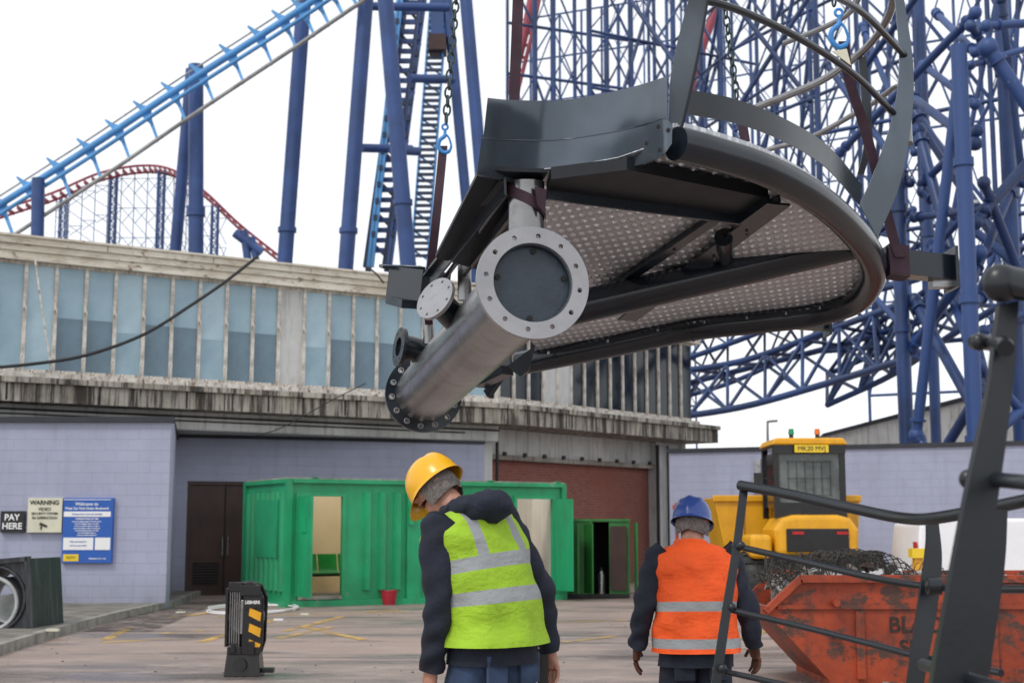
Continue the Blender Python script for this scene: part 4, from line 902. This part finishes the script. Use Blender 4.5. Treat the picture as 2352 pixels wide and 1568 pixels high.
# ---------------------------------------------------------------- foreground railing
fr=thing('steel_balustrade','dark steel balustrade section with flat uprights and round rails','balustrade',W(2000,1568,4.2).xy.to_3d())
def fup(L,R,d0,d1,th=.02,nm='upright'):
    n=len(L); a=cat([W(x,y,d0+(d1-d0)*i/(n-1)) for i,(x,y) in enumerate(L)],5); c=cat([W(x,y,d0+(d1-d0)*i/(n-1)) for i,(x,y) in enumerate(R)],5); b=B(); b.sheet(a,c,(0,th,0),steelb); part(b,nm,fr)
fup([(1702,1112),(1685,1250),(1660,1400),(1630,1600),(1560,2100)],[(1720,1112),(1703,1250),(1680,1400),(1652,1600),(1585,2100)],5.4,5.3)
fup([(2130,1195),(2128,1260),(2108,1400),(2080,1600),(2010,2100)],[(2156,1195),(2164,1290),(2150,1420),(2118,1600),(2050,2100)],4.6,4.5)
fup([(2296,700),(2270,900),(2222,1130),(2172,1400),(2135,1620),(2060,2300)],[(2340,690),(2328,880),(2295,1130),(2250,1400),(2215,1620),(2150,2300)],3.0,3.0,.03)
fup([(2250,1170),(2240,1300),(2225,1500),(2200,1700)],[(2315,1170),(2308,1300),(2280,1500),(2250,1700)],3.9,3.9,.03)
def frl(pts,r): b=B(); b.tube(cat([W(*p) for p in pts],8),r,steelb,16); part(b,'hand_rail',fr)
frl([(1700,1114,5.4),(1800,1132,5.2),(1950,1165,4.9),(2080,1190,4.6),(2170,1186,4.3),(2352,1150,3.9),(2500,1120,3.6)],.019)
frl([(1685,1252,5.4),(1850,1290,5.1),(2000,1325,4.8),(2130,1346,4.6),(2260,1352,4.2),(2450,1352,3.8)],.012)
frl([(1662,1396,5.4),(1850,1440,5.1),(2000,1478,4.8),(2110,1506,4.6),(2300,1545,4.2)],.011)
frl([(1640,1536,5.4),(1750,1560,5.2),(1900,1595,5.0),(2100,1650,4.6)],.011)
frl([(2285,640,3.0),(2330,650,2.98),(2420,668,2.9)],.034)
frl([(2240,785,3.3),(2300,790,3.0),(2310,800,2.95)],.018); frl([(2225,1095,3.2),(2330,1105,2.9),(2450,1115,2.7)],.016)
frl([(2120,1525,3.4),(2230,1560,3.0),(2330,1590,2.8)],.014); frl([(2130,1345,4.5),(2160,1345,4.5)],.028)
for x,y,d,r in((2300,650,2.98,.042),(2250,785,3.1,.02),(2225,1100,3.1,.022),(2138,1345,4.5,.02),(1703,1252,5.35,.016),(1682,1394,5.35,.016),(1660,1535,5.3,.016)): b=B(); b.ball(W(x,y,d),r,steelb,sy=.7); part(b,'rail_boss',fr)
# ---------------------------------------------------------------- people
def smooth01(x): x=max(0,min(1,x)); return x*x*(3-2*x)
def person(label,x,y,yaw,lean,hp,hy,arms,vest,hat,trouser,hem,hood,legs,hands_mat,S_=1.0,roll=0,drop=0):
    org=Vector((x,y,0)); Rz=Matrix.Rotation(yaw,3,'Z')
    hl=math.radians(lean); rl=math.radians(roll)
    def bend(p):
        p=Vector(p)
        if p.z>1.44:
            k=smooth01((p.z-1.44)/.12)
            c=Vector((0,0,1.47)); p=c+(Matrix.Rotation(hy*k,3,'Z')@Matrix.Rotation(-hp*k,3,'X')@(p-c))
            p+=Vector((0,.03*k,-.02*k-drop*k))
        k=smooth01((p.z-.85)/.5); c=Vector((0,0,.95)); p=c+Matrix.Rotation(-rl*k,3,'Y')@Matrix.Rotation(-hl*k,3,'X')@(p-c)
        return p
    Tw=lambda p:org+Rz@(Vector(p)*S_)
    V=[];E=[]
    def v(p,r,par=None,bd=False):
        q_=bend(p) if bd else Vector(p); V.append((Tw(q_),r*S_)); i=len(V)-1
        if par is not None: E.append((par,i))
        return i
    pel=v((0,0,.95),.09); sp=v((0,0,1.12),.085,pel,1); ch=v((0,0,1.32),.085,sp,1); nb=v((0,-.005,1.46),.055,ch,1)
    n2=v((0,.01,1.53),.054,nb,1); h1=v((0,.035,1.60),.074,n2,1); h2=v((0,.03,1.69),.088,h1,1); h3=v((0,.02,1.76),.065,h2,1)
    v((0,.125,1.635),.014,h1,1); v((-.088,.015,1.645),.015,h2,1); v((.088,.015,1.645),.015,h2,1); v((0,.095,1.565),.028,h1,1)
    for sgn,lg in((-1,legs[0]),(1,legs[1])):
        a=v((sgn*.10,0,.86),.075,pel); k_=v((sgn*.11,lg[0],.49),.055,a); an=v((sgn*.12,lg[1],.09),.04,k_); v((sgn*.13,lg[1]+.15,.05),.038,an)
    SL=[]
    for sgn,ar in((-1,arms[0]),(1,arms[1])):
        sh=bend((sgn*.195,-.01,1.395)); s0=v(sh,.05,ch); el=sh+Vector(ar[0]); wr=el+Vector(ar[1]); fw=(wr-el).normalized()
        e=v(el,.042,s0); w_=v(wr,.028,e); pm=v(wr+fw*.055,.032,w_)
        side=Vector(ar[2]).normalized(); side=(side-fw*side.dot(fw)).normalized(); pn=fw.cross(side)*ar[3]
        for j in range(4):
            o_=side*(.030-.020*j); L_=(.042,.048,.044,.034)[j]
            a1=v(wr+fw*.095+o_,.0095,pm); a2=v(wr+fw*(.095+L_)+o_*1.1+pn*.018,.0088,a1); v(wr+fw*(.095+L_*1.5)+o_*1.1+pn*.045,.0078,a2)
        a1=v(wr+fw*.045+side*.048+pn*.01,.0105,pm); v(wr+fw*.085+side*.066+pn*.03,.009,a1)
        SL.append((sh,el,wr,fw))
    me=bpy.data.meshes.new('person'); me.from_pydata([p-org for p,_ in V],E,[]); o=link(bpy.data.objects.new('person',me)); 
    bpy.context.view_layer.objects.active=o
    sk=o.modifiers.new('s','SKIN')
    for i,(p,r) in enumerate(V): me.skin_vertices[0].data[i].radius=(r,r)
    for i in range(len(V)): me.skin_vertices[0].data[i].use_root=(i==0)
    sk.use_smooth_shade=True; ss=o.modifiers.new('d','SUBSURF'); ss.levels=2;ss.render_levels=2
    bpy.context.view_layer.update(); m2=bpy.data.meshes.new_from_object(o.evaluated_get(bpy.context.evaluated_depsgraph_get())); m2.materials.clear()
    o.modifiers.clear(); o.data=m2; m2.materials.append(skin); m2.materials.append(hands_mat)
    for f in m2.polygons:
        f.use_smooth=True
        if f.center.z<1.15: f.material_index=1
    o.location=org; o['label']=label;o['category']='person';ORG[o.name]=org; t=o
    def put(b,name): return part(b,name,t)
    def fold(q_,seed,fr):
        w1=noise.noise(Vector((q_.x*3,q_.y*3,q_.z*3+seed)))
        d=math.sin((q_.z*26+q_.x*14*(1 if seed%2<1 else -1)+w1*7))*.5
        return noise.noise(Vector((q_.x*fr,q_.y*fr,q_.z*fr*1.7+seed)))+.5*noise.noise(Vector((q_.x*fr*2.3+q_.z*9,q_.y*fr*2,q_.z*fr*2+seed)))+d*.45*max(0,w1+.3)
    def loft(rings,mat,amp=.006,fr=7,seg=64,n=6,seed=0,ex=2.4,floor=-9):
        b=B(); rs=cat([(z,rx,ry) for z,rx,ry in rings],n); rest=[];vs=[];fs=[]
        for z,rx,ry in rs:
            for k in range(seg):
                a=2*math.pi*k/seg; c,s=math.cos(a),math.sin(a)
                q_=Vector((math.copysign(abs(c)**(2/ex),c)*rx,math.copysign(abs(s)**(2/ex),s)*ry,z))
                nv=max(floor,fold(q_,seed,fr)); damp=1 if z<1.42 else .4
                rest.append(q_.copy()); q_+=Vector((c,s,0))*nv*amp*2*damp; vs.append(Tw(bend(q_)))
        for i in range(len(rs)-1):
            for k in range(seg): fs.append([i*seg+k,i*seg+(k+1)%seg,(i+1)*seg+(k+1)%seg,(i+1)*seg+k])
        b.add(vs,fs,mat,True); b.rest=rest; return b
    J=[(hem-.075,.206,.153),(.90,.203,.148),(.97,.195,.14),(1.08,.188,.132),(1.22,.205,.136),(1.33,.215,.13),(1.41,.195,.11),(1.46,.145,.095),(1.50,.085,.08),(1.53,.072,.075)]
    jb=loft(J,navycl,.003,seed=x*3); jb.rest=None
    for (sh,el,wr,fw) in SL:
        pts=cat([sh+(sh-el).normalized()*.035+Vector((-.02 if sh.x>0 else .02,0,0)),sh,sh.lerp(el,.5),el,el.lerp(wr,.5),wr+fw*.015],8); n=len(pts)
        T=[(pts[min(i+1,n-1)]-pts[max(i-1,0)]).normalized() for i in range(n)]; u=Vector((1,0,0)); vs=[];fs=[];sg=24
        for i in range(n):
            f=i/(n-1); u=(u-T[i]*u.dot(T[i])).normalized(); w=T[i].cross(u)
            for k in range(sg):
                a=2*math.pi*k/sg; R=(.083-.036*f); p=pts[i]+(u*math.cos(a)+w*math.sin(a))*R
                R+=.012*noise.noise(p*13+Vector((x*9,0,0)))+.006*math.sin(p.z*55+a*1.5+3*noise.noise(p*6)); vs.append(Tw(pts[i]+(u*math.cos(a)+w*math.sin(a))*R))
        for i in range(n-1):
            for k in range(sg): fs.append([i*sg+k,i*sg+(k+1)%sg,(i+1)*sg+(k+1)%sg,(i+1)*sg+k])
        fs.append(list(range(sg))); jb.add(vs,fs,navycl,True)
    put(jb,'jacket')
    Vr=[(hem,.248,.188),(hem+.06,.236,.176),(1.03,.227,.168),(1.1,.222,.165),(1.22,.232,.166),(1.33,.238,.160),(1.40,.226,.147),(1.45,.178,.127),(1.485,.122,.110),(1.50,.095,.10)]
    vb=loft(Vr,vest,.011,5,96,7,seed=x*5+1,floor=-.35); put(vb,'hi_vis_vest')
    if hood:
        b=B(); S=44;sg=16;vs=[];fs=[]
        for i in range(S):
            a=2*math.pi*i/S; back=max(0,-math.sin(a)); R0=.095+.02*back; rr_=.034+.034*back
            for k in range(sg):
                c=2*math.pi*k/sg; p=Vector((math.cos(a)*(R0+rr_*math.cos(c)),math.sin(a)*(R0+rr_*math.cos(c))-.01-.03*back,1.485+rr_*math.sin(c)*1.0-.025*back))
                p+=Vector((1,1,1))*(noise.noise(p*14)*.026+noise.noise(p*32)*.012)
                vs.append(Tw(Vector((0,0,.95))+Matrix.Rotation(-rl,3,'Y')@Matrix.Rotation(-hl,3,'X')@(p-Vector((0,0,.95)))))
        for i in range(S):
            for k in range(sg): fs.append([i*sg+k,i*sg+(k+1)%sg,((i+1)%S)*sg+(k+1)%sg,((i+1)%S)*sg+k])
        b.add(vs,fs,navycl,True); put(b,'hood')
    else:
        b=loft([(1.465,.125,.112),(1.51,.10,.094),(1.535,.094,.09)],vest,.003,6,48,4); put(b,'collar')
    b=B()
    for sgn,lg in((-1,legs[0]),(1,legs[1])):
        pts=cat([(sgn*.075,0,1.0),(sgn*.085,0,.90),(sgn*.10,lg[0]*.6,.66),(sgn*.11,lg[0],.48),(sgn*.115,(lg[0]+lg[1])/2,.28),(sgn*.12,lg[1],.08)],6); n=len(pts)
        R=[(.100+.016*min(1,i/5)-.040*i/(n-1)+.006*math.sin(i*2.1)*(i>n*.4))*S_ for i in range(n)]; b.tube([Tw(p) for p in pts],R,trouser,24)
    for sgn in(-1,1): c=Tw((sgn*.095,-.118,.82)); b.box(c,(.11*S_,.012,.12*S_),trouser,X=Rz@Vector((1,0,0)),Y=Rz@Vector((0,1,0)))
    put(b,'trousers')
    for sgn,lg in((-1,legs[0]),(1,legs[1])):
        b=B(); pts=[(sgn*.12,lg[1]-.07,.06),(sgn*.12,lg[1],.07),(sgn*.125,lg[1]+.1,.06),(sgn*.13,lg[1]+.2,.045)]; b.tube([Tw(p) for p in cat(pts,4)],[.05,.058,.06,.062,.062,.06,.06,.058,.056,.056,.054,.052,.045],black,16); put(b,'boot')
    b=B(); vs=[];fs=[];S=40
    for i in range(9):
        f=i/8; z=1.60+.10*f; r=.088+.010*math.sin(f*3)
        for k in range(S):
            a=math.pi*.98+math.pi*1.04*k/(S-1); q_=Vector((math.cos(a)*r*.98,math.sin(a)*r*1.10+.03,z-.02*(1-f)*abs(math.cos(a))))
            q_+=Vector((math.cos(a),math.sin(a),0))*noise.noise(q_*60)*.007; vs.append(Tw(bend(q_)))
    for i in range(8):
        for k in range(S-1): fs.append([i*S+k,i*S+k+1,(i+1)*S+k+1,(i+1)*S+k])
    b.add(vs,fs,hairm,True); put(b,'hair')
    b=B(); vs=[];fs=[];S=48;n=14; zb=1.665
    for i in range(n+1):
        f=i/n; th=f*math.pi/2
        for k in range(S):
            a=2*math.pi*k/S; rx=.110*math.cos(th)**.62 if i<n else .001; ry=.134*math.cos(th)**.62 if i<n else .001
            z=zb+.137*math.sin(th)**1.0
            ridge=.009*math.exp(-(math.cos(a)*rx/.018)**2)*(1 if f>.3 else f/.3) + .005*math.exp(-((abs(math.cos(a)*rx)-.055)/.012)**2)*(f>.25)
            vs.append(Tw(bend(Vector((math.cos(a)*rx,math.sin(a)*ry+.02,z+ridge)))))
    for i in range(n):
        for k in range(S): fs.append([i*S+k,i*S+(k+1)%S,(i+1)*S+(k+1)%S,(i+1)*S+k])
    o0=len(vs)
    for k in range(S):
        a=2*math.pi*k/S; fwd=max(0,math.sin(a)); ex_=.009+.05*fwd**2
        vs.append(Tw(bend(Vector((math.cos(a)*(.110+.009),math.sin(a)*(.134+ex_)+.02,zb-.006-.010*fwd)))))
    for k in range(S): fs.append([o0+k,o0+(k+1)%S,(k+1)%S,k])
    b.add(vs,fs,hat,True); put(b,'helmet')
    for sx_ in(-.034,.034): b=B(); b.ball(Tw(bend((sx_,.112,1.655))),.013,whitep,seg=10,rg=6); put(b,'eye')
    return t,SL,Tw,org
p=person('man in lime hi-vis vest, yellow helmet and jeans looking down',-.085,6.5,math.radians(46),12,math.radians(30),math.radians(6),
 [((-.015,-.02,-.29),(.01,.05,-.25),(0,1,0),1),((.12,-.09,-.27),(.05,-.01,-.25),(0,1,0),-1)],vestY,hatY,denim,.915,True,[(.12,.04),(-.04,-.20)],skin,1.085,5)
t_,SL,Tw,org=p
b=B(); wr=SL[1][2]+SL[1][3]*.08; c=Tw(wr+Vector((-.04,.02,0))); b.box(c,(.05,.035,.16),blackg); b.tube([c+Vector((0,0,.08)),c+Vector((0,0,.15))],.008,blackg,8); solo(b,'handheld_radio','black handheld radio gripped in a hand','radio')
person('man in orange hi-vis vest, blue helmet and brown gloves walking away',(1590-1176)/F*7.6,7.6,math.radians(8),5,math.radians(12),math.radians(-30),
 [((-.09,-.02,-.26),(-.02,.06,-.20),(.3,1,0),1),((.10,-.02,-.26),(.05,.05,-.20),(-.3,1,0),-1)],vestO,hatB,navycl,.90,False,[(.08,.0),(.0,-.15)],glove,.965,0,.03)
# ---------------------------------------------------------------- light, world, camera
w=bpy.data.worlds.new('World'); scene.world=w; w.use_nodes=True; nt=w.node_tree; bg=nt.nodes['Background']
sky=nt.nodes.new('ShaderNodeTexSky'); sky.sky_type='NISHITA'; sky.sun_disc=False; sky.sun_elevation=math.radians(48); sky.sun_rotation=math.radians(215)
hs=nt.nodes.new('ShaderNodeHueSaturation'); hs.inputs['Saturation'].default_value=.35; nt.links.new(sky.outputs[0],hs.inputs['Color'])
nt.links.new(hs.outputs[0],bg.inputs[0]); bg.inputs[1].default_value=.05
bg2=nt.nodes.new('ShaderNodeBackground'); tc=nt.nodes.new('ShaderNodeTexCoord'); nzn=nt.nodes.new('ShaderNodeTexNoise'); nzn.inputs['Scale'].default_value=2.2; nzn.inputs['Detail'].default_value=5; nt.links.new(tc.outputs['Generated'],nzn.inputs['Vector'])
mx=nt.nodes.new('ShaderNodeMix'); mx.data_type='RGBA'; mx.inputs[6].default_value=(.84,.865,.90,1); mx.inputs[7].default_value=(.98,.985,1,1); nt.links.new(ramp(nt,nzn.outputs['Fac'],.35,.6),mx.inputs[0]); nt.links.new(mx.outputs[2],bg2.inputs[0]); bg2.inputs[1].default_value=.92
ad=nt.nodes.new('ShaderNodeAddShader'); nt.links.new(bg.outputs[0],ad.inputs[0]); nt.links.new(bg2.outputs[0],ad.inputs[1]); nt.links.new(ad.outputs[0],nt.nodes['World Output'].inputs[0])
sl=bpy.data.lights.new('sun','SUN'); sl.energy=1.2; sl.angle=math.radians(12); sl.color=(1,.96,.9); so=link(bpy.data.objects.new('sun',sl))
so.rotation_euler=Vector((-.5,-.62,1.0)).to_track_quat('Z','Y').to_euler()
cm=bpy.data.cameras.new('camera'); co=link(bpy.data.objects.new('camera',cm)); co.location=(0,0,H); co.rotation_euler=(math.pi/2+TH,0,0); cm.lens=50; cm.sensor_width=36; cm.clip_end=2000
cm.dof.use_dof=True; cm.dof.focus_distance=7.3; cm.dof.aperture_fstop=4.5
scene.camera=co
scene.view_settings.view_transform='Standard'
